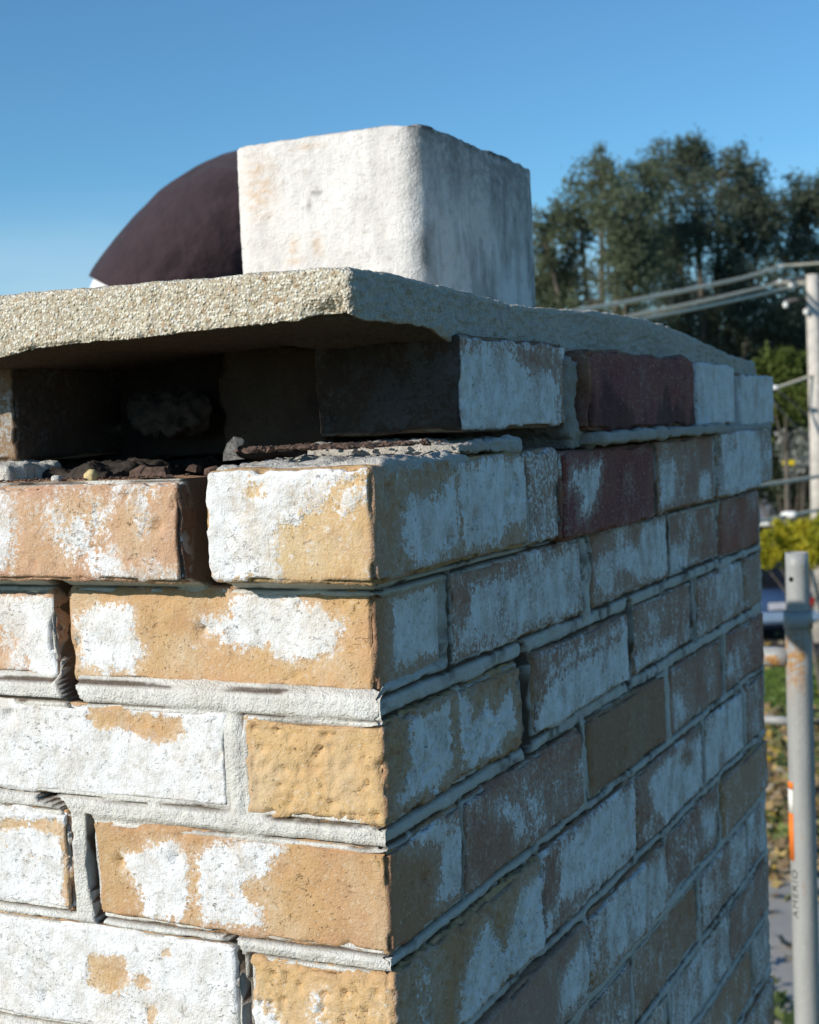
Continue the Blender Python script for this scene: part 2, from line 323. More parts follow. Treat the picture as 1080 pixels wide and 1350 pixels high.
POS_R=[[(100,56),(123,61),(204,63),(223,50),(277,50),(283,15),(104,12)],[(29,-18),(44,-16),(49,-23),(69,-19),(81,-9),(91,-9),(90,-51),(69,-55),(30,-58),(26,-47),(15,-42),(15,-25)],[(92,-4),(197,-4),(201,-51),(96,-56)],[(286,-16),(350,-13),(344,-35),(315,-50),(299,-49),(305,-36),(282,-27)],[(645,71),(1025,63),(1016,-6),(633,11)],[(515,-17),(557,-19),(565,-58),(506,-59)],[(639,-35),(684,-34),(681,-62),(636,-61)],[(707,-17),(902,-3),(896,-60),(693,-59)],[(31,-74),(93,-73),(89,-111),(28,-110)],[(126,-76),(211,-77),(327,-68),(322,-120),(102,-114),(99,-100),(113,-95)],[(353,-87),(409,-79),(461,-80),(479,-68),(562,-68),(556,-120),(466,-116),(454,-108),(412,-101),(397,-119),(374,-119)],[(569,-93),(636,-95),(634,-120),(566,-121)],[(31,-139),(84,-141),(87,-176),(62,-183),(12,-179),(32,-164)],[(98,-139),(115,-140),(116,-160),(140,-149),(151,-161),(180,-147),(186,-172),(162,-177),(149,-184),(125,-181),(116,-185),(98,-177)],[(223,-165),(247,-146),(430,-137),(429,-186),(219,-194)],[(452,-168),(571,-171),(584,-183),(627,-179),(626,-189),(450,-187)],[(72,-212),(101,-215),(100,-252),(59,-247),(67,-232)],[(19,-201),(58,-200),(89,-210),(67,-215)],[(134,-213),(161,-212),(184,-221),(195,-236),(194,-250),(178,-247),(172,-234)],[(212,-239),(237,-242),(234,-249),(214,-247)],[(556,-218),(590,-226),(601,-250),(556,-258)],[(755,-223),(785,-221),(789,-245),(752,-246)],[(104,-284),(127,-283),(149,-309),(178,-280),(223,-273),(217,-328),(148,-327),(123,-332),(77,-332),(79,-315)],[(257,-268),(349,-265),(437,-272),(431,-324),(329,-323),(253,-311)],[(470,-277),(535,-270),(652,-275),(647,-327),(534,-332),(485,-309)],[(336,-335),(438,-343),(504,-343),(523,-381),(454,-394),(352,-392)],[(248,-359),(289,-347),(313,-356),(318,-391),(238,-387)],[(644,-347),(702,-355),(714,-388),(641,-382)]]
NEG_R=[[(207,66),(279,67),(277,52),(237,49),(216,57)],[(30,-5),(61,-3),(57,-21),(43,-22),(31,-16)],[(154,-50),(170,-44),(193,-46),(192,-60),(147,-60)],[(-5,4),(16,3),(10,-59),(-11,-57)],[(98,-71),(130,-72),(125,-90),(110,-101),(97,-101)],[(446,-65),(479,-68),(469,-85),(448,-83)],[(224,-155),(326,-149),(418,-146),(407,-153),(308,-154),(245,-159),(227,-173)],[(-1,-200),(62,-213),(69,-237),(44,-246),(-6,-254)],[(227,-270),(254,-267),(253,-309),(225,-312)],[(440,-285),(470,-283),(484,-312),(441,-316)],[(585,-274),(616,-281),(614,-298),(571,-285)]]

def axis(a, b, res, lo=True, hi=True, edge=.006, er=.0013, coarse=.02):
    """lattice positions: close together at the ends that show"""
    pts = [a, b]; n = max(2, int((b-a)/res)); pts += list(np.linspace(a, b, n+1))
    ne = max(3, int(edge/er))
    pts += list(np.linspace(a, min(a+edge, (a+b)/2), ne)) if lo else []
    pts += list(np.linspace(max(b-edge, (a+b)/2), b, ne)) if hi else []
    pts = np.unique(np.round(np.array(pts), 6)); keep = [pts[0]]
    for q in pts[1:]:
        if q-keep[-1] > .0005: keep.append(q)
    keep[-1] = pts[-1]
    return np.array(keep)
def axis_front(a, b, front_lo, res, deep=.016):
    """dense near the front end, coarse behind"""
    if front_lo: d = list(np.arange(a, min(a+deep, b), .0016))+list(np.linspace(min(a+deep, b), b, 5))
    else: d = list(np.linspace(a, max(b-deep, a), 5))+list(np.arange(max(b-deep, a), b, .0016))+[b]
    return np.unique(np.round(d, 5))
def lattice(X, Y, Z):
    nx, ny, nz = len(X), len(Y), len(Z)
    I, J, K = np.meshgrid(np.arange(nx), np.arange(ny), np.arange(nz), indexing='ij')
    on = (I == 0) | (I == nx-1) | (J == 0) | (J == ny-1) | (K == 0) | (K == nz-1)
    idx = np.full((nx, ny, nz), -1); idx[on] = np.arange(on.sum())
    V = np.stack([X[I[on]], Y[J[on]], Z[K[on]]], 1); F = []
    def q(a, b, c, d): F.append(np.stack([a.ravel(), b.ravel(), c.ravel(), d.ravel()], 1))
    for s, fl in ((0, True), (nx-1, False)):
        A = idx[s]; t = (A[:-1, :-1], A[1:, :-1], A[1:, 1:], A[:-1, 1:]); q(*(t[::-1] if fl else t))
    for s, fl in ((0, False), (ny-1, True)):
        A = idx[:, s]; t = (A[:-1, :-1], A[1:, :-1], A[1:, 1:], A[:-1, 1:]); q(*(t[::-1] if fl else t))
    for s, fl in ((0, True), (nz-1, False)):
        A = idx[:, :, s]; t = (A[:-1, :-1], A[1:, :-1], A[1:, 1:], A[:-1, 1:]); q(*(t[::-1] if fl else t))
    return V, np.concatenate(F)
def rounded(V, lo, hi, r):
    q = np.clip(V, lo+r, hi-r); d = V-q; L_ = np.linalg.norm(d, axis=1, keepdims=True); n = d/np.maximum(L_, 1e-9)
    e = (np.abs(d) > r*.25).sum(1) >= 2
    # flat faces keep their place, edges get rounded
    return q+n*r, n, e
TAN, YEL, PINK, MAR, BRO, GRY, UMB = (.54, .325, .165), (.58, .385, .185), (.51, .305, .20), (.20, .058, .060), (.30, .155, .11), (.36, .235, .18), (.34, .185, .132)
brick_n = [0]
def brick(x0, x1, y0, y1, z0, z1, tint=TAN, bias=-12, face='L', soot=0, pit=.25, speck=0, wob=1.0, r=.0028, res=.0026, chip=1.0, tilt=None, label=None, polys=True, top=-18, poff=0):
    brick_n[0] += 1; sd = brick_n[0]*13
    lo, hi = np.array([x0, y0, z0]), np.array([x1, y1, z1]); c = (lo+hi)/2
    X = axis(x0, x1, res) if 'L' in face else axis_front(x0, x1, False, res)
    if 'E' in face: X = axis(x0, x1, res)
    yres = res*(1+max(0, y0)*2.2)
    Y = axis(y0, y1, yres) if 'R' in face else axis_front(y0, y1, True, res)
    Z = axis(z0, z1, res)
    V, F = lattice(X, Y, Z)
    hx_, hz_ = np.clip((V-c)/((hi-lo)/2), -1, 1)[:, [0, 2]].T; wv = V*np.array([30, 30, 62])+sd*.71
    P, n, e = rounded(V, lo, hi, r)
    hy_ = np.clip((V[:, 1]-c[1])/((hi-lo)[1]/2), -1, 1); out = .0016*wob*min(chip, 1.5)
    P[:, 2] += hz_*out*.75*fbm(wv+np.sign(hz_)[:, None]*9, 3, sd+21)
    if 'L' in face or 'E' in face: P[:, 0] += hx_*np.abs(hx_)*out*fbm(wv+np.sign(hx_)[:, None]*7+3, 3, sd+22)*np.where(hx_ > 0, ('R' not in face)*1.0, 1.0)
    if 'R' in face: P[:, 1] += hy_*np.abs(hy_)*out*1.3*fbm(wv+np.sign(hy_)[:, None]*5+6, 3, sd+23)*np.where(hy_ < 0, ('L' not in face)*1.0, 1.0)
    w = P+sd*.37
    d = .0013*wob*fbm(w*22, 2, sd)+.0007*fbm(w*95, 3, sd+5)+.00045*fbm(w*330, 2, sd+8)
    ch = np.maximum(0, fbm(w*60, 3, sd+3)-.05)*.009*chip+np.maximum(0, fbm(w*24, 2, sd+4)-.28)*.02*chip
    d = d-np.where(e, ch, 0)
    if pit > 0:
        w1, v1, _ = worley(P*150+sd, sd); hole = (v1 < pit*.5)*sstep(.42, .15, w1); d = d-hole*(.0022 if pit < .8 else .0032)
        if pit > .8: w3, v3, _ = worley(P*270+sd, sd+2); d = d-(v3 < .45)*sstep(.5, .15, w3)*.0019
        w2, v2, _ = worley(P*62+sd, sd+1); d = d-(v2 < pit*.45)*sstep(.30, .1, w2)*(.0042 if pit < .8 else .0012)
        if pit > .8: d = d+.0009*fbm(P*280, 3, sd+30)
    P = P+n*d[:, None]
    u, zz = np.where(np.abs(n[:, 1]) > .6, P[:, 0], P[:, 1])*1000, P[:, 2]*1000
    isL = (n[:, 1] < -.35) & (-n[:, 1] > n[:, 0]); isR = (n[:, 0] > .35) & ~isL
    pa = bias+10*fbm(P*26, 2, sd+6)
    if polys:
        for sel, ps, ng in ((isL, POS_L, NEG_L), (isR, POS_R, NEG_R)):
            if not sel.any(): continue
            us, zs, v = u[sel], zz[sel], pa[sel]
            for S, sgn in ((ps, 1), (ng, -1)):
                for Q in S:
                    q = np.array(Q)
                    if q[:, 0].max() < us.min()-12 or q[:, 0].min() > us.max()+12 or q[:, 1].max() < zs.min()-12 or q[:, 1].min() > zs.max()+12: continue
                    sdv = np.clip(poly_sdf(us, zs, q), -25, 9)+(poff if sgn > 0 else 0)
                    v = np.maximum(v, sdv) if sgn > 0 else np.minimum(v, -sdv*1.2)
            pa[sel] = v
    pa[~(isL | isR)] = top
    pa = pa-np.where(e, np.maximum(0, fbm(w*45, 2, sd+9))*(4 if sd % 3 else 13), 0)
    du = np.where(np.abs(n[:, 1]) > .6, np.minimum(V[:, 0]-x0, x1-V[:, 0]), np.minimum(V[:, 1]-y0, y1-V[:, 1])); rim = np.clip(np.minimum(du, np.minimum(V[:, 2]-z0, z1-V[:, 2]))*1000, 0, 30)
    N = len(P); t = np.ones((N, 4)); t[:, :3] = tint; t[isR, :3] = .45*np.array(tint)+.55*np.array(UMB if tint in (TAN, YEL) or tint[1] > .25 else tint)  # right faces browner, offsetting skylight on the shaded side in the colour
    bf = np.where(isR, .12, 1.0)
    sot = np.full(N, float(soot)) if not callable(soot) else soot(P, n)
    o = link('brick', np_mesh('brick', P-c, F, True, {'paint': pa, 'rim': rim, 'buff': bf, 'tint': t, 'soot': sot, 'speck': np.full(N, float(speck))}), MB, None, c)
    if tilt: o.rotation_euler = tilt
    if label: o['label'] = label
    to_ch(o); return o
RECTS_L, RECTS_R = [], []           # joints are cut round these
def corner(c0, lx, ry, z0, z1, dx=0, dy=0, **k):
    RECTS_L.append((lx, .03, z0, z1)); RECTS_R.append((-.03, ry, z0, z1))
    return brick(lx, dx, dy, ry, z0, z1, face='LR', **k)
def left(x0, x1, z0, z1, dy=0, **k):
    RECTS_L.append((x0, x1, z0, z1)); return brick(x0, x1, dy, dy+.092, z0, z1, face='L', **k)
def right(y0, y1, z0, z1, dx=0, **k):
    k['speck'] = k.get('speck', 0)+.35; k.setdefault('poff', -2.5)
    RECTS_R.append((y0, y1, z0, z1)); return brick(dx-.092, dx, y0, y1, z0, z1, face='R', **k)

# course two (corbelled out a little)
a, b = -.060, 0
corner(2, -.0895, .199, a, b-.001, .009, -.017, tint=YEL, bias=-7, pit=.6, speck=.5, chip=1.2, poff=-1)
left(-.308, -.1065, a-.001, b-.006, -.017, tint=PINK, bias=-9, pit=.4, chip=1.3, speck=.8, poff=-.5, soot=lambda P, n: .75*(n[:, 0] > .4), label='pinkish tan brick with flecks of white paint at its lower edge')  # shaded right end painted dark
right(.208, .266, a-.002, b-.001, .006, tint=GRY, bias=2, speck=.9, chip=1.4)
right(.270, .491, a-.004, b-.004, .009, tint=MAR, bias=-13, speck=.2, pit=.1, label='dark maroon brick with a thin patch of paint')
right(.507, .695, a-.003, b-.002, .007, tint=UMB, bias=-7, speck=.5)
right(.705, .884, a-.002, b+.001, .012, tint=GRY, bias=3, speck=.4)
right(.889, .974, a, b, .006, tint=GRY, bias=-1, speck=1.0)
# course three, set back under it
a, b = -.1205, -.0665
corner(3, -.2020, .092, a, b, -.005, .007, tint=TAN, bias=-12, pit=.22, speck=.2, chip=1.7, label='tan stretcher at the corner with two big patches of white paint')
left(-.440, -.2125, a, b, .006, tint=PINK, bias=-4, pit=.3, chip=2, res=.002)
right(.0955, .326, a, b, .000, tint=UMB, bias=-3, speck=.35, pit=.3)
right(.351, .555, a, b+.001, .000, tint=UMB, bias=-3, speck=.35)
right(.568, .742, a, b, -.002, tint=UMB, bias=-7, speck=.6)
right(.748, .925, a-.003, b, .000, tint=(.32, .12, .085), bias=-10, speck=.4)
# course four
a, b = -.188, -.134
corner(4, -.0845, .197, a-.001, b, .0015, 0, tint=YEL, bias=-15, pit=1.0, wob=.8, chip=1.6, res=.0018, speck=.15, label='bare yellow header with a pitted face')
left(-.300, -.0945, a+.001, b+.001, .001, tint=TAN, bias=13, pit=.15)
right(.2215, .429, a, b, .002, tint=BRO, bias=-3, speck=.3)
right(.453, .632, a+.001, b+.001, -.001, tint=UMB, bias=-6, speck=.6)
right(.652, .841, a, b, .000, tint=UMB, bias=1, speck=.7)
right(.851, .928, a, b, 0, tint=GRY, bias=-6, speck=.6)
# course five
a, b = -.257, -.2005
corner(5, -.188, .0955, a, b, .001, 0, tint=(.48, .28, .14), bias=-13, pit=.2, speck=.25, chip=1.7, label='orange tan stretcher at the corner with two ragged paint patches')
left(-.400, -.205, a+.001, b+.004, .000, tint=TAN, bias=10, pit=.3)
right(.100, .314, a, b, .001, tint=UMB, bias=-9, speck=.35)
right(.330, .534, a, b+.001, .001, tint=(.31, .19, .12), bias=-16, pit=.3, speck=.1, label='bare brown brick without paint')
right(.551, .736, a, b, .000, tint=UMB, bias=-8, speck=.4)
right(.755, .928, a, b, .001, tint=(.32, .13, .09), bias=-8, speck=.6)
# course six
a, b = -.328, -.2665
corner(6, -.0865, .2195, a, b, .003, -.001, tint=YEL, bias=-9, pit=.9, wob=.8, chip=1.5, res=.0018, speck=.3)
left(-.300, -.0955, a+.003, b+.004, .000, tint=TAN, bias=12, pit=.2)
right(.226, .437, a, b, .001, tint=BRO, bias=-1, speck=.3)
right(.443, .650, a, b, .001, tint=BRO, bias=-2, speck=.3)
right(.665, .824, a, b, .000, tint=UMB, bias=4, speck=.6)
right(.841, .928, a, b, .000, tint=UMB, bias=-4, speck=.7)
# courses seven and down
z = -.338; k = 7
RB = random.Random(5)
tints = [TAN, UMB, BRO, (.36, .19, .11), UMB, GRY]
while z > -1.15:
    a, b = z-.057, z
    if k % 2: corner(k, -.197, .0955, a, b, .004+.001*(k % 3), -.001, tint=RB.choice(tints), bias=RB.uniform(-10, 2), pit=.4, speck=.5)
    else: corner(k, -.0865, .2, a, b, .005, -.001, tint=RB.choice(tints), bias=RB.uniform(-10, 2), pit=.6, speck=.5)
    u = -.0955 if k % 2 == 0 else -.206
    while u > -.56:
        w = max(u-.2, -.575)
        if u-w > .03: left(w, u, a, b, RB.uniform(-.001, .001), tint=RB.choice(tints[:3]), bias=RB.uniform(-4, 12), res=.004)
        u = w-.010
    y = .104 if k % 2 else .21
    while y < .92:
        w = min(y+RB.uniform(.19, .21), .93)
        if .93-w < .05: w = .93
        right(y, w, a, b, RB.uniform(-.002, .004), tint=RB.choice(tints), bias=RB.uniform(-9, 5), speck=RB.uniform(.3, .9), res=.003, wob=1.4, chip=1.3)
        y = w+.0115
    z -= .067; k += 1
# remaining face of courses two to six out to the left
for (a, b, u) in ((-.061, -.006, -.318), (-.119, -.0665, -.45), (-.187, -.133, -.31), (-.256, -.197, -.41), (-.325, -.263, -.31)):
    while u > -.56:
        w = max(u-.2, -.575)
        if u-w > .03: left(w, u, a, b, RB.uniform(-.001, .001), tint=RB.choice(tints[:3]), bias=RB.uniform(-4, 12), res=.004)
        u = w-.010

# top course: bricks missing at the front corner, hollow behind with its shade painted in over soot
hollow_shade = lambda P, n: np.where(n[:, 1] < -.3, .93, np.where(n[:, 0] > .4, .0, .6))
def shadow_lit_foot(P, n):  # cap's cast shadow painted on the front face, foot left lit
    s = np.where(n[:, 1] < -.3, .96*sstep(.0105, .0165, P[:, 2]+.003*fbm(P*70, 2, 3)), 0.0)
    return np.maximum(s, np.where(np.abs(n[:, 2]) > .6, .5, 0))
brick(-.096, .001, .1185, .304, .0135, .0705, face='LR', tint=UMB, bias=0, speck=.4, soot=shadow_lit_foot, chip=.8, label='whitewashed brick under the cap beside the hollow')
brick(-.085, .013, .322, .612, .0095, .0675, face='R', tint=MAR, bias=-16, pit=.15, chip=1.5, wob=1.6, label='dark maroon brick under the cap', soot=lambda P, n: np.where(n[:, 0] > .5, .6*sstep(.05, .35, fbm(P*np.array([30, 30, 22]), 3, 41)+.6*sstep(.048, .015, P[:, 2])-.25), .2), polys=False)
brick(-.092, .004, .656, .808, .0075, .066, face='R', tint=UMB, bias=9, speck=.3, polys=True)
brick(-.092, .005, .829, .995, .0035, .0585, face='R', tint=UMB, bias=8, speck=.3, polys=True)
# the brick left of the hollow: its end shows, shade painted in; its face catches the sun
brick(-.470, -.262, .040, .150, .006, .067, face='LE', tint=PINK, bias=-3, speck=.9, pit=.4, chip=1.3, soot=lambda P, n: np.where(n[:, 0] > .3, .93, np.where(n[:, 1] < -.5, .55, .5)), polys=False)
brick(-.575, -.480, .030, .130, .006, .067, face='L', tint=TAN, bias=3, polys=False)
# backing bricks at the back of the hollow, its shade and soot in their colour
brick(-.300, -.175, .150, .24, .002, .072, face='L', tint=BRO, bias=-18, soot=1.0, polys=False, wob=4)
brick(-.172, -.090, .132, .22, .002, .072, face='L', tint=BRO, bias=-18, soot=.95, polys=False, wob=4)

# mortar sheets over both faces: beds, head joints and cracks as real relief
def off_left(z): return .0145*sstep(-.064, -.058, z)-.006*sstep(-.122, -.116, z)*sstep(-.060, -.066, z)
def off_right(z): return .0065*sstep(-.064, -.058, z)
CRACKS_L = [([(-98, 4), (-98.5, -30), (-97, -61)], 9.5, 38), ([(-206, -60), (-208, -90), (-204, -118), (-192, -141)], 6.0, 30), ([(-225, -189), (-209, -193), (-204, -210), (-206, -235), (-207, -255)], 2.3, 18),
            ([(-190, -199), (-191, -215), (-191, -240), (-187, -258)], 2.6, 18), ([(-108, -254), (-97, -258), (-92, -268), (-90, -300), (-90, -330)], 2.3, 20),
            ([(-260, -131), (-225, -131.5), (-190, -131)], .9, 8), ([(-300, -186.5), (-200, -187.5), (-150, -189)], .8, 6)]
CRACKS_R = [([(208, -134), (210, -160), (209, -190)], 9, 22), ([(441, -132), (441, -188)], 9, 16), ([(499, 0), (499, -62)], 5, 16), ([(338, -62), (347, -90), (348, -122)], 2.2, 14),
            ([(560, -62), (562, -120)], 4, 14), ([(642, -132), (643, -188)], 3, 10), ([(743, -200), (745, -257)], 3, 10), ([(208, -121), (214, -136)], 5, 12), ([(365, -121), (368, -133)], 3, 9), ([(846, -130), (846, -190)], 3, 10)]
def mortar_sheet(face, U, Zs, rects, off, cracks):
    uu, zz = np.meshgrid(U, Zs, indexing='ij'); nu, nz = uu.shape; u, z = uu.ravel()*1000, zz.ravel()*1000
    P = np.stack([uu.ravel(), np.full(u.shape, 3.7 if face == 'L' else 9.1), zz.ravel()], 1)
    sd = np.full(len(u), -60.0)                                   # distance into the nearest brick, mm
    for a, b, c, d in rects:
        a, b, c, d = a*1000, b*1000, c*1000, d*1000
        qx = np.minimum(u-a, b-u); qz = np.minimum(z-c, d-z)
        ins = np.minimum(qx, qz); out = np.hypot(np.minimum(qx, 0), np.minimum(qz, 0))
        sd = np.maximum(sd, np.where(ins > 0, ins, -out))
    wob = fbm(P*90, 3, 21); sdn = sd+1.3*wob
    # bed or head joint: heads lie beside bricks at the same height
    bed = np.ones(len(u), bool)
    for a, b, c, d in rects:
        bed &= ~((z > c*1000) & (z < d*1000))
    n1 = fbm(P*55, 3, 5); n2 = fbm(P*190, 3, 6); n3 = fbm(P*18, 2, 7)
    h = off(zz.ravel())*1000
    jt = np.clip(-sdn, 0, 7)
    prof = np.where(bed, (.1 if face == 'L' else -.4)+((1.5 if face == 'L' else .7)*sstep(.4, 3.5, jt))*(sstep(0, -14, u) if face == 'L' else sstep(0, 14, u))+.7*n3, -.6+1.4*sstep(.5, 3.5, jt)+1.2*n3)
    if face == 'R': h = h-2.4*sstep(.12, .42, fbm(P*20, 3, 27))+.8*fbm(P*75, 3, 28)
    if face == 'L': slit = sstep(-.45, .1, fbm(P*26, 2, 8))*sstep(1.25, .35, np.abs(sd+.2+.5*fbm(P*70, 3, 24)))*3.4
    else: slit = sstep(-.55, -.1, fbm(P*13, 2, 8))*sstep(1.5, .5, np.abs(sd+.8+.9*fbm(P*60, 3, 24)))*4.0
    h = h+prof+1.1*n1+(.7 if face == 'L' else 1.0)*n2-slit
    h = np.where(sd > 2.2, h-np.clip(sd-2.2, 0, 8)*1.6, h)
    dep = sstep(.5, 1.8, slit)*.95+(0 if face == 'L' else 1)*(.18+.6*sstep(.0, .4, fbm(P*34, 3, 14))*sstep(-.3, .2, fbm(P*230, 2, 15)))
    dep = np.maximum(dep, np.where(~bed, .0, 0)+.35*sstep(.1, .5, n3+.3*n1)*(~bed))
    for pts, w, dp in cracks:
        dd = line_dist(u, z, pts)+.45*min(w, 4)*fbm(P*np.array([24, 24, 42]), 2, 17); k = sstep(w*1.05, w*.35, dd); h = h-dp*k; dep = np.maximum(dep, sstep(w*1.05, w*.92, dd)*min(1, dp/12))
    pull = np.clip((sdn-1.2)/3, 0, 1)*.016; uf = uu.ravel()
    if face == 'L': V = np.stack([np.where(uf > -.03, np.minimum(uf, -pull), uf), .0005-h/1000, zz.ravel()], 1)
    else: V = np.stack([-.0005+h/1000, np.where(uf < .03, np.maximum(uf, pull), uf), zz.ravel()], 1)
    I = np.arange(nu*nz).reshape(nu, nz); q = np.stack([I[:-1, :-1].ravel(), I[1:, :-1].ravel(), I[1:, 1:].ravel(), I[:-1, 1:].ravel()], 1)
    o = link('mortar', np_mesh('mortar', V, q, True, {'depth': dep}), MM); return to_ch(o)
mortar_sheet('L', np.unique(np.concatenate([np.arange(-.575, -.26, .004), np.arange(-.26, .0005, .00125)])), np.unique(np.concatenate([np.arange(-1.17, -.34, .004), np.arange(-.34, -.004, .00125)])), RECTS_L, off_left, CRACKS_L)
yv = [-.001]
while yv[-1] < .926: yv.append(yv[-1]+.0018+.0022*max(0, yv[-1]))
mortar_sheet('R', np.array(yv), np.unique(np.concatenate([np.arange(-1.17, -.70, .004), np.arange(-.70, -.003, .0017)])), RECTS_R, off_right, CRACKS_R)
# solid body of the stack inside the face brickwork, down to the ground
def lump(name, lo, hi, r, mat, attrs, amp=.002, res=.004, sd=0, fr=(40, 160), clip=None, parent=True, smooth=True):
    lo, hi = np.array(lo), np.array(hi)
    V, F = lattice(axis(lo[0], hi[0], res), axis(lo[1], hi[1], res), axis(lo[2], hi[2], res))
    P, n, e = rounded(V, lo, hi, r); d = amp*fbm(P*fr[0]+sd, 2, sd)+amp*.5*fbm(P*fr[1]+sd, 3, sd+2); P = P+n*d[:, None]
    c = (lo+hi)/2
    o = link(name, np_mesh(name, P-c, F, smooth, {k: np.full(len(P), float(v)) for k, v in attrs.items()}), mat, None, c)
    return to_ch(o) if parent else o
def plain_box(name, lo, hi, mat):
    lo, hi = Vector(lo), Vector(hi); return to_ch(bevel_box(name, (lo+hi)/2, hi-lo, mat, None, 0))
core = plain_box('stack_core', (-.570, .030, -1.17), (-.030, .92, -.012), simple('dark_mortar', (.12, .10, .085), .95, 40, .3))
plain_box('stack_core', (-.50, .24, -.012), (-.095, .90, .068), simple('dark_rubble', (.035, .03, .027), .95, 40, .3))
# the lower stack, out of the picture: coarse courses joined into one part
bmv, bmf = [], []
zz = -1.18
while zz > ZG+.02:
    for (x0, x1, y0, y1) in [(-.575, -.39, .001, .93), (-.38, -.2, .001, .93), (-.19, 0, .001, .93)]:
        s = len(bmv)
        for X_ in (x0, x1):
            for Y_ in (y0, y1):
                for Z_ in (zz-.057, zz): bmv.append((X_, Y_, Z_))
        bmf += [(s, s+1, s+3, s+2), (s+4, s+6, s+7, s+5), (s, s+4, s+5, s+1), (s+2, s+3, s+7, s+6), (s, s+2, s+6, s+4), (s+1, s+5, s+7, s+3)]
    zz -= .067
o = to_ch(link('lower_brickwork', py_mesh('lower_brickwork', bmv, bmf, False), simple('lower_brick', (.42, .33, .25), .9, 12, .4))); o['kind'] = 'stuff'
plain_box('lower_mortar', (-.568, .008, ZG), (-.008, .922, -1.172), MM)

MDKM = simple('hollow_shade_mortar', (.045, .036, .030), .95, 120, .6, .003)  # near-black colour carries the hollow's shade as well as soot
# mortar left standing between the top bricks, and the thin ledge of mortar under the maroon brick
lump('mortar', (-.09, .298, .006), (.006, .3205, .061), .006, MM, {'depth': .55}, .005, .0022, 3, (60, 260))
lump('mortar', (-.09, .306, -.004), (.004, .352, .012), .004, MM, {'depth': .5}, .004, .0022, 4, (60, 260))
lump('mortar', (-.09, .616, .010), (-.006, .652, .060), .004, MM, {'depth': .35}, .003, .004, 5)
lump('mortar', (-.09, .811, .004), (-.008, .826, .055), .003, MM, {'depth': .8}, .002, .004, 6)
lump('mortar_ledge', (-.06, .330, .0005), (.019, .705, .0085), .002, MM, {'depth': .45}, .0026, .0025, 7, (45, 240))
lump('mortar_ledge', (-.06, .72, -.001), (.006, .965, .006), .0025, MM, {'depth': .45}, .003, .003, 8, (50, 240))
# bed mortar lying on the corner brick, broken at its front edge
lump('mortar', (-.094, -.004, -.008), (.0085, .112, .0012), .003, MM, {'depth': .35}, .0035, .0016, 9, (60, 260))
lump('mortar', (-.092, .098, .000), (.0085, .198, .0085), .003, MM, {'depth': .4}, .0042, .0018, 10, (55, 260))
# mortar left on the bricks to the left of the hollow
lump('mortar', (-.47, .012, -.010), (-.245, .060, .0045), .003, MM, {'depth': .05}, .004, .002, 11, (60, 240))
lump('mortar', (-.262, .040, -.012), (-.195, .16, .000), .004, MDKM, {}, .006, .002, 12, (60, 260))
lump('mortar', (-.222, .105, .022), (-.182, .135, .044), .009, MDKM, {}, .012, .0015, 13, (60, 260))

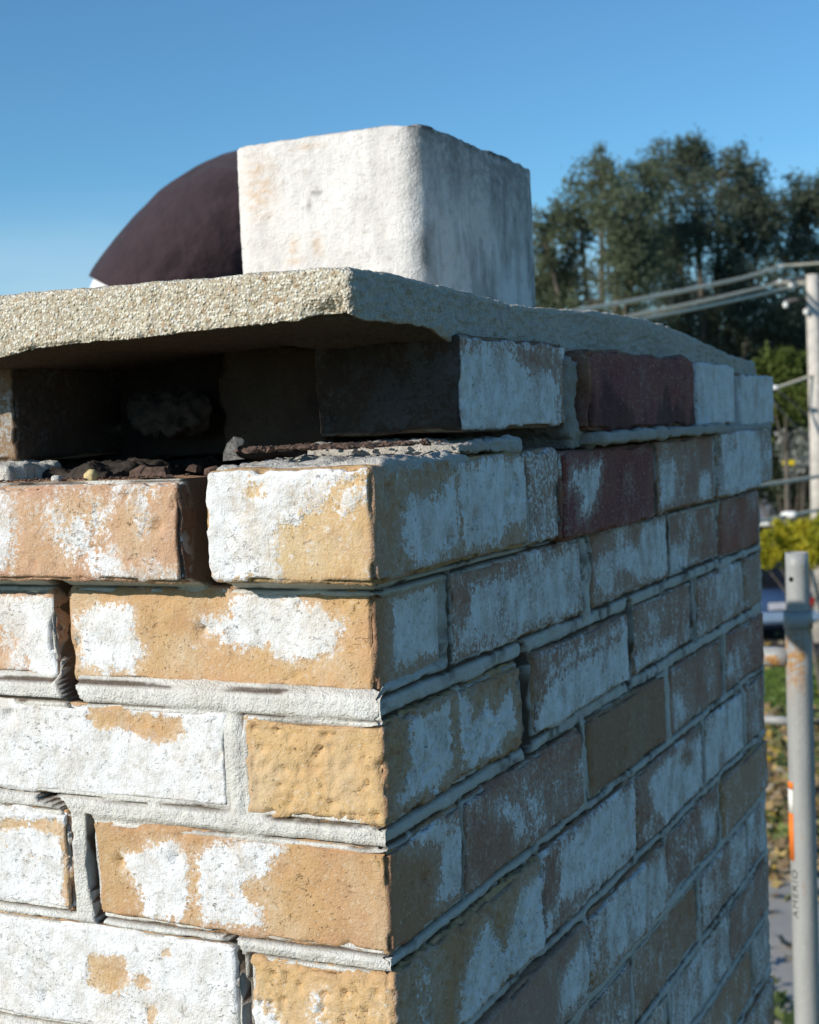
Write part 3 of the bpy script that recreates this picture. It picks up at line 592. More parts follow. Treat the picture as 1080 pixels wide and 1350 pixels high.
# ------------------------------------------------------------------ concrete cap
def cap():
    X = np.unique(np.concatenate([np.arange(-.60, -.27, .006), np.arange(-.27, -.0, .0009), np.arange(-.012, .0041, .0007)]))
    Y = np.unique(np.concatenate([np.arange(-.016, .0, .0008), np.arange(0, .30, .0022), np.arange(.30, .966, .004)]))
    T = np.linspace(0, 1, 30)
    nx, ny = len(X), len(Y)
    def zb(x, y): return .0735+np.clip(x+.05, -.5, 0)*.028-.0030*sstep(.1, .35, y)-.006*sstep(.085, .122, y)*sstep(-.12, -.09, x)-.010*sstep(.45, .95, y)-.004*sstep(-.19, -.245, x)
    def zt(x, y): return .0985+.0035*sstep(-.30, -.02, -x)*0+.03*np.clip(-x, 0, .3)*sstep(-.02, .10, y+.0)+np.clip(-x, 0, .6)*.009-.004*sstep(.12, .24, y)*sstep(.40, .26, y)+.0005-.0245*sstep(.52, .96, y)
    # side ring and top as one lattice sheet: bottom sheet + sides + top
    V, F = lattice(X, Y, T); lo, hi = np.array([X[0], Y[0], 0]), np.array([X[-1], Y[-1], 1])
    b, t = zb(V[:, 0], V[:, 1]), zt(V[:, 0], V[:, 1]); t = np.maximum(t, b+.004)
    zc = b+(t-b)*V[:, 2]
    P = np.stack([V[:, 0], V[:, 1], zc], 1)
    n = np.zeros_like(P); r = .0045
    q = P.copy(); q[:, 0] = np.clip(P[:, 0], X[0]+r, X[-1]-r*1.6); q[:, 1] = np.clip(P[:, 1], Y[0]+r*1.2, Y[-1]-r); rb = np.minimum(.0025, (t-b)/2); q[:, 2] = np.clip(zc, b+rb, t-np.minimum(r, (t-b)/2))
    d = P-q; L_ = np.linalg.norm(d, axis=1); n = d/np.maximum(L_, 1e-9)[:, None]
    rr = np.minimum(L_, r); P = q+n*rr[:, None]
    P[:, 0] -= .0065*sstep(.03, .12, P[:, 1])*sstep(-.05, -.01, P[:, 0])
    front = np.clip(-n[:, 1], 0, 1)
    w1, v1, w2 = worley(P*500, 31); wa, va, wb = worley(P*215, 37)
    gr = sstep(.75, .1, w1); gr2 = sstep(.62, .1, wa)*(va > .62)
    low = sstep(.55, .0, (P[:, 2]-zb(P[:, 0], P[:, 1]))/.025)
    disp = (.0008*gr+.0011*gr2*(.35+1.4*low))*(.25+.75*front)+.0012*fbm(P*26, 3, 33)+.0009*fbm(P*170, 3, 35)*(1-front*.4)
    # slanted trowel texture on the shaded side
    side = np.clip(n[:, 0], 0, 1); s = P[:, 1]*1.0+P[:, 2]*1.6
    disp = disp+side*(.0010*fbm(P*210, 3, 47)+.0022*fbm(np.stack([P[:, 0]*0+3, s*150, (P[:, 2]-P[:, 1]*.5)*260], 1), 3, 36)+.0035*fbm(P*np.array([1, 9, 20]), 2, 45))
    # broken lower corner
    cd = np.linalg.norm((P-np.array([-.012, -.016, .074]))*np.array([1, 1, 1.7]), axis=1)
    disp = disp-.0075*sstep(.020, .004, cd+.004*fbm(P*120, 2, 40))-np.where((n[:, 2] < -.2) & (front > .1), .003*np.maximum(0, fbm(P*70, 2, 42)), 0)
    P = P+n*disp[:, None]
    cav = sstep(.40, .78, w1)*sstep(.42, .7, wa)*.95
    g = np.where(gr2 > .3, va, v1)
    # underside coloured dark brown
    o = link('cap_slab', np_mesh('cap_slab', P, F, True, {'grain': g, 'cavity': cav*(1-.6*side), 'cement_shade': .85*side, 'under_dark': .9*sstep(-.45, -.8, n[:, 2])}), MC); to_ch(o)  # cement coat on the right side, greyed to carry that side's shade
    o['label'] = 'pebbly concrete cap with a broken corner'; return o
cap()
def loose_stone(name, c, s, mat, attrs=None, sd=0, parent=None):
    bm = bmesh.new(); bmesh.ops.create_icosphere(bm, subdivisions=3, radius=1)
    P = np.array([v.co[:] for v in bm.verts]); d = 1+.28*fbm(P*1.3+sd, 2, sd)+.12*fbm(P*4+sd, 2, sd+1)
    for v, k in zip(bm.verts, d): v.co = Vector((v.co.x*s[0], v.co.y*s[1], v.co.z*s[2]))*float(k)
    me = bpy.data.meshes.new(name); bm.to_mesh(me); bm.free(); me.polygons.foreach_set('use_smooth', [True]*len(me.polygons))
    for nm, v in (attrs or {}).items():
        at = me.attributes.new(nm, 'FLOAT', 'POINT'); at.data.foreach_set('value', np.full(len(me.vertices), v, np.float32))
    return link(name, me, mat, parent, c)
# ------------------------------------------------------------------ clay flue standing on the cap
def flue():
    xf, yf, z0, z1, rc = -.1535, .410, .085, .2615, .024
    hx_, hy_ = .0900, .1375; cx, cy = xf-hx_, yf+hy_
    def ring(r, seg=10, fine=.0022):
        pts = []
        for k in range(4):
            a0 = math.pi*(1.0+.5*k)
            ccx = cx+(hx_-r)*(-1 if k in (0, 3) else 1); ccy = cy+(hy_-r)*(-1 if k in (0, 1) else 1)
            for t in range(seg+1): a = a0+math.pi/2*t/seg; pts.append((ccx+r*math.cos(a), ccy+r*math.sin(a)))
            k2 = (k+1) % 4; nx_ = cx+(hx_-r)*(-1 if k2 in (0, 3) else 1); ny_ = cy+(hy_-r)*(-1 if k2 in (0, 1) else 1)
            a1 = a0+math.pi/2; e = (nx_+r*math.cos(a1), ny_+r*math.sin(a1)); st = pts[-1]; m = int(math.dist(st, e)/fine) if k in (0, 1) else 12
            for t in range(1, m): pts.append((st[0]+(e[0]-st[0])*t/m, st[1]+(e[1]-st[1])*t/m))
        return np.array(pts)
    R_ = ring(rc); hs = hx_; c = np.array([cx, cy]); m = len(R_)
    zs = np.concatenate([np.arange(z0, z1-.004, .0022), [z1-.003, z1-.0015, z1-.0006, z1]])
    rows = [np.column_stack([R_, np.full(m, q)]) for q in zs]
    for i, k in zip((-3, -2, -1), (.0002, .0007, .002)): rows[i][:, :2] = c+(R_-c)*(1-k/hs)
    for k, q in ((.008, z1+.0005), (.014, z1), (.020, z1-.001), (.022, z1-.004), (.022, z1-.03), (.022, z0)):
        rows.append(np.column_stack([c+(R_-c)*(1-k/hs), np.full(m, q)]))
    V = np.concatenate(rows); nr = len(rows); outn = V[:, :2]-c; nn = np.zeros_like(V)
    ax = np.abs(outn); nn[:, :2] = outn/np.linalg.norm(outn, axis=1)[:, None]
    big = np.sign(outn)*np.maximum(0, ax-(np.array([hx_, hy_])-rc)); bl = np.linalg.norm(big, axis=1)[:, None]; nn[:, :2] = np.where(bl > 1e-6, big/np.maximum(bl, 1e-9), nn[:, :2])
    outer = np.arange(len(V)) < len(zs)*m
    sl = np.stack([V[:, 0]*60+V[:, 2]*35, V[:, 1]*60, V[:, 2]*95-V[:, 0]*30], 1)
    d = .0010*fbm(V*20, 2, 61)+.0005*fbm(sl*2.6, 3, 62)+.0004*fbm(V*280, 2, 63)
    top = sstep(z1-.012, z1, V[:, 2]); d = d-top*np.maximum(0, fbm(V*55, 3, 65))*.004
    V = V+nn*np.where(outer, d, d*.3)[:, None]
    V[:, 2] -= top*np.maximum(0, fbm(V*40, 3, 66)-.05)*.006
    px_ = V[:, 0]-xf
    st = np.zeros(len(V))
    for (ux, uz, a, b) in ((-.096, .172, .006, .012), (-.119, .172, .005, .010), (-.118, .160, .012, .004), (-.10, .252, .02, .003), (-.15, .225, .02, .03)):
        st = np.maximum(st, sstep(1.4, .2, np.hypot((px_-ux+.0)/a, (V[:, 2]-uz)/b))*(.2 if a > .02 else .55))
    st = st*(nn[:, 1] < -.5)
    side = (nn[:, 0] > .55)
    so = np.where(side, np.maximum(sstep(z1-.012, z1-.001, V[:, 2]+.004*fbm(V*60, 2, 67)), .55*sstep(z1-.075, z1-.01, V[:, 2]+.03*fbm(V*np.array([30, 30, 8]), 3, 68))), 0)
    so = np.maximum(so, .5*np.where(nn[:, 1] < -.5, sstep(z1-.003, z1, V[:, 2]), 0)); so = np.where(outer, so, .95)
    for (ux, uz, a, b) in ((-.060, .198, .003, .004), (-.102, .203, .0025, .010), (-.095, .214, .008, .003)):
        so = np.maximum(so, .55*sstep(1.3, .2, np.hypot((px_-ux)/a, (V[:, 2]-uz)/b))*(nn[:, 1] < -.5))
    sk = np.where(side, 1.0, .35)  # streaks laid heavier on the right side, deepening its shade in colour
    I = np.arange(nr*m).reshape(nr, m); J = np.roll(I, -1, 1)
    q = np.stack([I[:-1].ravel(), J[:-1].ravel(), J[1:].ravel(), I[1:].ravel()], 1)
    o = link('flue_tile', np_mesh('flue_tile', V, q, True, {'stain': st, 'soot': so, 'streak_shade': sk}), MF); to_ch(o)
    o['label'] = 'square white painted clay flue with rounded corners'
flue()

# ------------------------------------------------------------------ bits lying in the hollow
MPEB = simple('yellow_pebble', (.55, .44, .22), .6, 300, .25)
MDK = simple('dark_debris', (.10, .065, .05), .95, 300, .6)
tag(loose_stone('pebble', (-.1795, .004, -.0035), (.0042, .004, .0042), MPEB, None, 3), 'small yellow pebble on the pinkish brick below the hollow', 'pebble')
tag(loose_stone('mortar_crumb', (-.203, .004, -.0045), (.0035, .004, .0025), MM, {'depth': .1}, 5), 'pale crumb of mortar lying left of the yellow pebble', 'mortar crumb')
# curled shard
fl = [(-15, 0), (-14, 12), (-8, 24), (2, 30), (12, 30), (15, 25), (13, 19), (7, 17), (4, 10), (7, 4), (15, 0)]
V = [(x/2450, sgn*.0007+.0035*((x/15)**2)*.6, z/2450+.0006*math.sin(x)) for sgn in (-1, 1) for x, z in fl]; m = len(fl)
F = [tuple(range(m)), tuple(range(2*m-1, m-1, -1))]+[((i+1) % m, i, m+i, m+(i+1) % m) for i in range(m)]
o = link('curled_flake', py_mesh('curled_flake', V, F, False), simple('grey_flake', (.15, .14, .13), .8, 300, .6, .001), None, (-.0945, .020, .0035)); o.rotation_euler = (rad(-6), 0, rad(18))
tag(o, 'curled grey flake standing on the corner brick in the dark hollow', 'flake')
# crumbs and flakes strewn over the top of the corner brick and the pinkish brick
V, F = [], []
rr = random.Random(3)
for i in range(1100):
    if i < 700: x, y, zc = rr.uniform(-.088, .002), rr.triangular(.0, .11, .02), .0085
    else: x, y, zc = rr.uniform(-.32, -.125), rr.triangular(-.008, .04, .0), -.0045
    sz = .0004+(.0032 if i < 700 else .0014)*rr.random()**3
    if i > 1091: x, y, zc, sz = rr.uniform(-.25, -.10), rr.uniform(.02, .10), -.003, rr.uniform(.004, .0085)
    s = len(V); M_ = Matrix.Rotation(rr.uniform(0, 6.3), 3, 'Z') @ Matrix.Rotation(rr.uniform(-.7, .7), 3, 'X')
    for q in ((-1, -.6, -.25), (1, -.5, -.3), (.9, .6, -.25), (-.8, .7, -.3), (-.6, -.4, .35), (.7, -.3, .25), (.5, .4, .4), (-.5, .5, .3)):
        V.append(Vector((x, y, zc+sz*.1))+M_ @ Vector(q)*sz)
    F += [(s+3, s+2, s+1, s), (s+4, s+5, s+6, s+7), (s, s+1, s+5, s+4), (s+1, s+2, s+6, s+5), (s+2, s+3, s+7, s+6), (s+3, s, s+4, s+7)]
tag(link('brick_crumbs', py_mesh('brick_crumbs', V, F, False), MDK), 'dark crumbs and flakes strewn along the broken top of the corner brick', 'crumbs', kind='stuff')

# ------------------------------------------------------------------ scaffold beside the chimney
def galv():
    M = NT('galvanised_tube', .45); n = M.noise(30, 4, stretch=(1, 1, .25)); f = M.noise(180, 4); ru = M.attr('rust').outputs['Fac']
    c = M.mix(M.rng(n, .35, .7), (.37, .37, .36), (.28, .285, .28)); c = M.mix(M.rng(f, .60, .75, 0, .4), c, (.58, .55, .48))
    rm = M.math('MULTIPLY', ru, M.rng(M.noise(70, 4, .65, off=3), .38, .55)); rm = M.math('MAXIMUM', rm, M.rng(M.noise(38, 5, .6, stretch=(1, 1, .35), off=7), .60, .70, 0, .7))
    c = M.mix(rm, c, M.mix(M.rng(f, .35, .65), (.30, .11, .03), (.42, .25, .08)))
    M.col(c); M.b.inputs['Metallic'].default_value = 0.0; M.b.inputs['Specular IOR Level'].default_value = .5; M.bump(f, .0008); return M.m
MG = galv(); MHOLE = simple('hole_dark', (.012, .011, .01), .9)
def steel_tube(name, a, b, r, parent, rust=lambda P: np.zeros(len(P)), n=28, hollow=False, loc=None):
    a, b = Vector(a), Vector(b); m = max(2, int((b-a).length/.02)); pts = [a+(b-a)*i/m for i in range(m+1)]
    V, F = tube_geo(pts, [r]*len(pts), n, cap=not hollow)
    if hollow:                      # an open top with a wall and a dark bore
        k = len(V); d = (b-a).normalized(); top = V[-n:]
        for f_, dz in ((.86, .0), (.86, -.08)):
            V += [b+(q-b)*f_+d*dz for q in top]
        t0 = (len(pts)-1)*n
        for i in range(n):
            j = (i+1) % n; F += [(t0+i, t0+j, k+j, k+i), (k+i, k+j, k+n+j, k+n+i)]
        F.append(tuple(k+n+i for i in range(n)))
    me = py_mesh(name, V, F); P = np.array([tuple(v) for v in V]); at = me.attributes.new('rust', 'FLOAT', 'POINT'); at.data.foreach_set('value', rust(P).astype(np.float32))
    return link(name, me, MG, parent)
PX, PY = -.116, 1.752
SF = empty('scaffold_tower', (PX, PY, ZG)); tag(SF, 'rust-spotted grey steel scaffold tower standing behind the brick chimney', 'scaffold')
RP, RI = .0215, .0182
zj = -.310-ZG
axis_post = along(1050, 735, 2.4)
def post(parent, x, first):
    rs = (lambda P: 1.0*np.exp(-((P[:, 2]-(zj-.075))/.045)**2)*(P[:, 0]-x < .012)) if first else (lambda P: np.zeros(len(P)))
    return steel_tube('post', (x, 0, 0), (x, 0, zj), RP, parent, rs)
post(SF, 0, True); post(SF, -1.52, False)
steel_tube('collar', (0, 0, zj-.0), (0, 0, zj-.028), RP+.0022, SF)
pin = steel_tube('coupling_pin', (0, 0, zj-.05), (0, 0, -.2135-ZG), RI, SF, hollow=True)
vd = Vector((CP.x-PX, CP.y-PY, 0)).normalized(); sdv = Vector((vd.y, -vd.x, 0))
def on_tube(ang, r): return (vd*math.cos(ang)+Vector((-vd.y, vd.x, 0))*math.sin(ang))*r
# picture-left of the tube is the negative turn
LEFTSIGN = 1 if Vector((-vd.y, vd.x, 0)).dot(CR) < 0 else -1
hd = on_tube(LEFTSIGN*.55, RI)
ho = tube('pin_hole_disc', [hd*.9+Vector((0, 0, -.256-ZG)), hd*1.012+Vector((0, 0, -.256-ZG))], .0042, MHOLE, SF, 14)  # dark disc standing in for the shade inside the bolt hole
rust_bar = lambda P: np.exp(-((P[:, 0]+.02)/.10)**2)*(P[:, 2] < zj-.07)
steel_tube('cross_bar', (-.018, 0, zj-.077), (-1.50, 0, zj-.077), .0165, SF, rust_bar)
steel_tube('thin_rail', (-.018, 0, -.4935-ZG), (-1.50, 0, -.4935-ZG), .0072, SF)
for zr in (-1.55, -2.0, -3.0, -3.9): steel_tube('cross_bar', (-.018, 0, zr-ZG), (-1.50, 0, zr-ZG), .0165, SF)
# sticker and stamped lettering follow the tube
def tube_patch(name, a0, a1, z0, z1, r, mat, parent, n=8):
    V, F = [], []
    for i in range(n+1):
        a = a0+(a1-a0)*i/n; q = on_tube(a, r); V += [(q.x, q.y, z0), (q.x, q.y, z1)]
    for i in range(n): F.append((2*i, 2*i+1, 2*i+3, 2*i+2))
    o = link(name, py_mesh(name, V, F), mat, parent); sm = o.modifiers.new('thick', 'SOLIDIFY'); sm.thickness = .0008; sm.offset = 0; return o
ORG = simple('orange_sticker', (.80, .20, .03), .5, 60, .1); WHT = simple('white_sticker', (.78, .76, .72), .5, 60, .05)
def zpost(py): return along(1058, py, 2.4).z-ZG
s = LEFTSIGN
tube_patch('sticker', s*.75, s*1.9, zpost(1135), zpost(1072), RP+.0008, ORG, SF)
tube_patch('sticker', s*.75, s*1.9, zpost(1071), zpost(1040), RP+.0008, WHT, SF)
tube_patch('sticker', s*.70, s*1.9, zpost(1039), zpost(1030), RP+.0008, ORG, SF)
INK = simple('black_ink', (.03, .035, .035), .7)
fc = bpy.data.curves.new('lettering', 'FONT'); fc.body = 'AMERIO'; fc.size = .0155; fc.extrude = 0; fc.space_character = 1.18
fo = bpy.data.objects.new('lettering_source', fc); COL.objects.link(fo)
dg = bpy.context.evaluated_depsgraph_get(); lm = bpy.data.meshes.new_from_object(fo.evaluated_get(dg)); bpy.data.objects.remove(fo)
w = max(v.co.x for v in lm.vertices); zt0, zt1 = zpost(1212), zpost(1147)
for v in lm.vertices:
    zq = zt0+(v.co.x/w)*(zt1-zt0); a = s*(.90-0)-(-1)*0
    a = s*.62+s*(v.co.y-.002)/RP            # letters stand on the tube, reading upwards, tops towards the left
    q = on_tube(a, RP+.0006); v.co = Vector((q.x, q.y, zq))
lm.materials.clear(); link('lettering', lm, INK, SF)
# second frame further back carries the other end of the planks
SF2 = empty('scaffold_tower', (-.95, 3.15, ZG)); tag(SF2, 'second grey steel scaffold tower hidden behind the crouching person', 'scaffold')
post(SF2, 0, False); post(SF2, -1.52, False)
for zr in (-.387, -1.55, -3.0): steel_tube('cross_bar', (-.018, 0, zr-ZG), (-1.50, 0, zr-ZG), .0165, SF2)
MW = simple('plank_wood', (.36, .27, .17), .85, 30, .3, .002)
PL = empty('scaffold_planks', (-1.2, 2.2, -.366)); tag(PL, 'worn wooden planks laid over the scaffold bars behind the chimney', 'planks')
for i in range(3): bevel_box('plank', (-.30+i*.24, 0, .0), (.225, 2.1, .036), MW, PL, .003, 1)

# ------------------------------------------------------------------ person crouching behind the flue
def skin_chain(name, nodes, edges, mat, parent, sub=2):
    me = bpy.data.meshes.new(name); me.from_pydata([n[0] for n in nodes], edges, [])
    o = link(name, me, mat, parent); m = o.modifiers.new('skin', 'SKIN'); m.use_smooth_shade = True
    for i, (c_, r_) in enumerate(nodes):
        sv = me.skin_vertices[0].data[i]; sv.radius = r_ if hasattr(r_, '__len__') else (r_, r_)
    me.skin_vertices[0].data[0].use_root = True
    ss = o.modifiers.new('sub', 'SUBSURF'); ss.levels = sub; ss.render_levels = sub; return o
PE = empty('person', tuple(along(300, 560, 2.6))); PE.location.z = -.348
PE.rotation_euler = (0, 0, math.atan2(CR.y, CR.x))     # local x runs to the picture's right, local y away
tag(PE, 'person in a dark maroon jacket crouching behind the white flue', 'person')
SK = simple('skin', (.50, .30, .22), .55, 40, .08); JK = None
def jacket_mat():
    M = NT('maroon_jacket', .85); n = M.noise(26, 4); f = M.noise(900, 2)
    M.col(M.mix(M.rng(n, .3, .7), (.030, .017, .021), (.045, .025, .029))); M.b.inputs['Sheen Weight'].default_value = .12
    M.bump(M.math('ADD', M.math('MULTIPLY', M.noise(16, 3, .5, off=2), 2.0), M.math('MULTIPLY', f, .05)), .012, .7); return M.m
JK = jacket_mat(); JN = simple('jeans', (.06, .09, .17), .85, 60, .25); WH = simple('undershirt', (.72, .72, .74), .85, 50, .06)
EYE = simple('eye_white', (.7, .7, .7), .3, 50, .05); HAIR = simple('dark_hair', (.03, .02, .015), .8, 120, .4, .004); BOOT = simple('brown_boot', (.10, .06, .03), .7, 60, .2)
def S(px, py): # picture point to the person's own frame
    q = along(px, py, 2.6)-PE.location; r = CR.xy.normalized(); return (q.x*r.x+q.y*r.y, q.z)
def loft(name, C_, AB, mat, n=28, amp=0, sd=0, parent=PE, y=0, N=None):
    """elliptic sections along a spine lying in the figure's own x-z plane"""
    C_ = np.array(C_, float); t = np.gradient(C_, axis=0); t /= np.linalg.norm(t, axis=1)[:, None]; nv = np.stack([-t[:, 1], t[:, 0]], 1) if N is None else N
    V, F = [], []
    for (cx, cz), (nx_, nz_), (a_, b_) in zip(C_, nv, AB):
        for k in range(n):
            th = 2*math.pi*k/n; V.append((cx+nx_*a_*math.cos(th), y+b_*math.sin(th), cz+nz_*a_*math.cos(th)))
    m = len(C_)
    for i in range(m-1):
        for k in range(n): F.append((i*n+k, i*n+(k+1) % n, (i+1)*n+(k+1) % n, (i+1)*n+k))
    F += [tuple(range(n)), tuple((m-1)*n+k for k in range(n-1, -1, -1))]
    if amp:
        P_ = np.array(V); d = amp*fbm(P_*np.array([16, 7, 16])+sd, 2, sd)+amp*.5*fbm(P_*34+sd, 2, sd+1); ctr = np.repeat(np.stack([C_[:, 0], np.full(m, y), C_[:, 1]], 1), n, 0); o_ = P_-ctr; o_ /= np.linalg.norm(o_, axis=1)[:, None]; V = P_+o_*d[:, None]
    return link(name, py_mesh(name, V, F), mat, parent)
def smooth_path(P, k=6):
    P = np.array(P, float); t = np.arange(len(P)); out = []
    for i in range(len(P)-1):
        p0, p1, p2, p3 = P[max(i-1, 0)], P[i], P[i+1], P[min(i+2, len(P)-1)]
        for j in range(k):
            u = j/k; out.append(.5*((2*p1)+(-p0+p2)*u+(2*p0-5*p1+4*p2-p3)*u*u+(-p0+3*p1-3*p2+p3)*u**3))
    out.append(P[-1]); return np.array(out)
# the outline of the bent back, from the hem up over the shoulders to the nape
BACK = smooth_path([S(*q) for q in ((q0-2, q1) for q0, q1 in ((118, 384), (128, 362), (150, 330), (178, 298), (208, 268), (240, 242), (275, 222), (312, 208), (350, 204), (395, 214), (420, 224)))], 6)
tg = np.gradient(BACK, axis=0); tg /= np.linalg.norm(tg, axis=1)[:, None]; nb = np.stack([-tg[:, 1], tg[:, 0]], 1)
prog = np.linspace(0, 1, len(BACK)); AA = .118+.030*np.sin(prog*math.pi)-.035*np.clip((prog-.8)/.2, 0, 1); BBx = .165+.035*np.sin(prog*math.pi*.9)-.09*np.clip((prog-.8)/.2, 0, 1)
SP = BACK-nb*AA[:, None]
j0 = 5
loft('jacket', SP[j0:], list(zip(AA[j0:], BBx[j0:])), JK, 40, .0025, 3, N=nb[j0:])
loft('undershirt', SP[:j0+6]-nb[:j0+6]*.004, list(zip(AA[:j0+6]-.006, BBx[:j0+6]-.006)), WH, 28, .003, 5, N=nb[:j0+6])
hipc = SP[0]-tg[0]*.09; sh = SP[-12]; nk = SP[-1]
loft('jeans', [hipc-tg[0]*.06, hipc-tg[0]*.03, SP[0]-tg[0]*.06, SP[1]-nb[1]*.01], [(.05, .09), (.095, .14), (.098, .145), (.09, .14)], JN, 24)
# bare body inside the clothes: one surface from trunk to fingertips and soles
hx, hz = hipc; sx, sz = sh; nx_, nz_ = nk; ex, ez = nk[0]+.09, nk[1]-.05
mid = SP[len(SP)//2]
B = [((hx, 0, hz), (.07, .09)), ((mid[0], 0, mid[1]), (.07, .10)), ((sx, 0, sz), (.07, .10)), ((nx_, 0, nz_), (.05, .05)), ((ex, .0, ez), (.075, .08)), ((ex+.06, 0, ez-.04), (.066, .066))]
E_ = [(0, 1), (1, 2), (2, 3), (3, 4), (4, 5)]
JS = []
for sg in (-1, 1):
    k = len(B); kn = Vector((hx+.36, sg*.14, hz+.02)); an = Vector((hx+.17, sg*.14, .10)); hp_ = Vector((hx+.02, sg*.09, hz-.01))
    B += [(tuple(hp_), .07), (tuple(kn), .052), (tuple(an), .04), ((an.x-.02, an.y, .055), .036), ((an.x+.15, an.y, .035), .032)]
    E_ += [(0, k), (k, k+1), (k+1, k+2), (k+2, k+3), (k+3, k+4)]
    JS.append((hp_, kn, an))
    k = len(B); s1 = Vector((sx+.13, sg*.15, sz-.06)); el_ = Vector((sx+.17, sg*.20, sz-.30)); wr = Vector((sx+.36, sg*.14, sz-.36))
    B += [(tuple(s1), .05), (tuple(el_), .042), (tuple(wr), .03), ((wr.x+.07, wr.y, wr.z), .032)]
    E_ += [(2, k), (k, k+1), (k+1, k+2), (k+2, k+3)]
    tube('sleeve', [s1+Vector((-.02, -sg*.06, -.03)), s1+Vector((0, 0, -.03)), s1.lerp(el_, .5), el_, el_.lerp(wr, .5), wr], [.055, .07, .068, .062, .054, .045], JK, PE, 16)
    for f in range(5):
        b0 = len(B); yy = wr.y+(f-2)*.017; ln = (.045, .07, .078, .072, .055)[f]
        B += [((wr.x+.08, yy, wr.z), .0095), ((wr.x+.08+ln*.55, yy+(f-2)*.004, wr.z-.012), .009), ((wr.x+.08+ln, yy+(f-2)*.004, wr.z-.035), .008)]
        E_ += [(k+3, b0), (b0, b0+1), (b0+1, b0+2)]
skin_chain('body', B, E_, SK, PE)
for hp_, kn, an in JS:
    tube('jeans_leg', [hp_+Vector((-.05, 0, 0)), hp_, hp_.lerp(kn, .5), kn+Vector((-.02, 0, .01)), kn+Vector((.015, 0, -.05)), kn.lerp(an, .5), an], [.08, .095, .088, .078, .072, .066, .058], JN, PE, 16)
    a_ = an; tube('boot', [(a_.x-.01, a_.y, .16), (a_.x-.015, a_.y, .08), (a_.x+.02, a_.y, .048), (a_.x+.10, a_.y, .045), (a_.x+.17, a_.y, .036)], [.052, .052, .05, .045, .034], BOOT, PE, 14)
for sg in (-1, 1): loose_stone('eye', (ex+.118, sg*.03, ez-.025), (.011, .011, .011), EYE, None, 2, PE); loose_stone('ear', (ex+.02, sg*.082, ez-.02), (.022, .01, .03), SK, None, 3, PE)
loose_stone('hair', (ex-.012, 0, ez+.022), (.092, .085, .08), HAIR, None, 4, PE)
loose_stone('nose', (ex+.135, 0, ez-.055), (.016, .012, .014), SK, None, 6, PE)
# ------------------------------------------------------------------ utility pole and cables
MPOLE = simple('grey_pole_wood', (.50, .46, .41), .85, 6, .2, .01)
pb = along(1071, 362, 28); UP = empty('utility_pole', (pb.x, pb.y, ZG)); tag(UP, 'weathered grey utility pole with a bracket of white insulators near its top', 'utility pole')
hp = pb.z-ZG
tube('post', [(0, 0, 0), (.03, 0, hp*.5), (0, 0, hp)], [.17, .15, .125], MPOLE, UP, 14)
lft = -CR.xy.normalized().to_3d() if False else Vector((-CR.x, -CR.y, 0)).normalized()
MIRON = simple('bracket_iron', (.10, .09, .09), .6, 20, .2); MINS = simple('white_insulator', (.78, .77, .74), .3, 20, .05)
for dz, ln in ((-.05, .75), (-.42, .55)):
    a_ = Vector((0, 0, hp+dz)); tube('bracket', [a_, a_+lft*ln+Vector((0, 0, -.08))], .035, MIRON, UP, 6)
def local(px, py, d=28): return along(px, py, d)-UP.location
for (px, py, r) in ((1029, 352, .045), (1028, 373, .055), (1043, 378, .07), (1063, 411, .055), (1036, 402, .055)):
    q = local(px, py, 27.9); tube('insulator', [q+Vector((0, 0, -r)), q+Vector((0, 0, -r*.3)), q, q+Vector((0, 0, r*.4)), q+Vector((0, 0, r))], [r*.5, r, r*.75, r, r*.4], MINS, UP, 10)
MWIRE = simple('grey_cable', (.72, .63, .48), .7, 5, .1); MDW = simple('dark_cable', (.12, .12, .12), .7, 5, .1)
def cable(pix, r, label, mat=MWIRE, grp='cables strung from the utility pole'):
    P = [along(*q) for q in pix]; pts = []
    for a_, b_ in zip(P[:-1], P[1:]):
        for i in range(10):
            t = i/10; q = a_.lerp(b_, t); pts.append(q-Vector((0, 0, .004*(b_-a_).length*4*t*(1-t)*.5)))
    pts.append(P[-1]); o = tube('cable', pts, r, mat, None, 8); tag(o, label, 'cable', grp); return o
cable([(1200, 338, 29), (1029, 351, 28), (985, 365, 26), (760, 410, 18), (600, 450, 13)], .031, 'upper thick grey cable running from the pole top down behind the cap')
cable([(1200, 362, 30), (1060, 372, 28), (1028, 373, 27.8), (835, 416, 20), (640, 470, 13)], .030, 'middle grey cable slanting down from the white insulators')
cable([(1060, 374, 28), (1040, 379, 27.8), (850, 420, 20), (640, 482, 13)], .026, 'lowest of the three grey cables slanting down behind the cap')
cable([(880, 650, 22), (1001, 640, 25), (1085, 627, 27), (1250, 600, 30)], .036, 'grey cable crossing low beside the chimney under the tree', MWIRE)
cable([(880, 694, 22), (1001, 687, 25), (1040, 680, 26), (1085, 671, 27), (1250, 650, 30)], .034, 'grey cable just above the yellow bush', MWIRE)
cable([(1000, 525, 27), (1022, 512, 27.5), (1071, 495, 28), (1200, 470, 29)], .028, 'pale cable reaching the pole below the tree crown', MWIRE)
cable([(1024, 513, 27.6), (1082, 562, 28.5), (1150, 615, 29)], .018, 'thin stay wire slanting down towards the pole', MDW)
cable([(1020, 530, 27.6), (1082, 600, 28.5), (1150, 670, 29)], .018, 'thin lower stay wire slanting past the pole', MDW)
for i, (px, py, d, r) in enumerate(((1021, 511, 27.4, .06), (1040, 679, 25.9, .09))):
    o = loose_stone('cable_clamp', along(px, py, d), (r*1.6, r, r*.8), MINS, None, 30+i); tag(o, ('small white clamp on the pale cable below the crown', 'white clamp on the cable just above the yellow bush')[i], 'cable clamp')

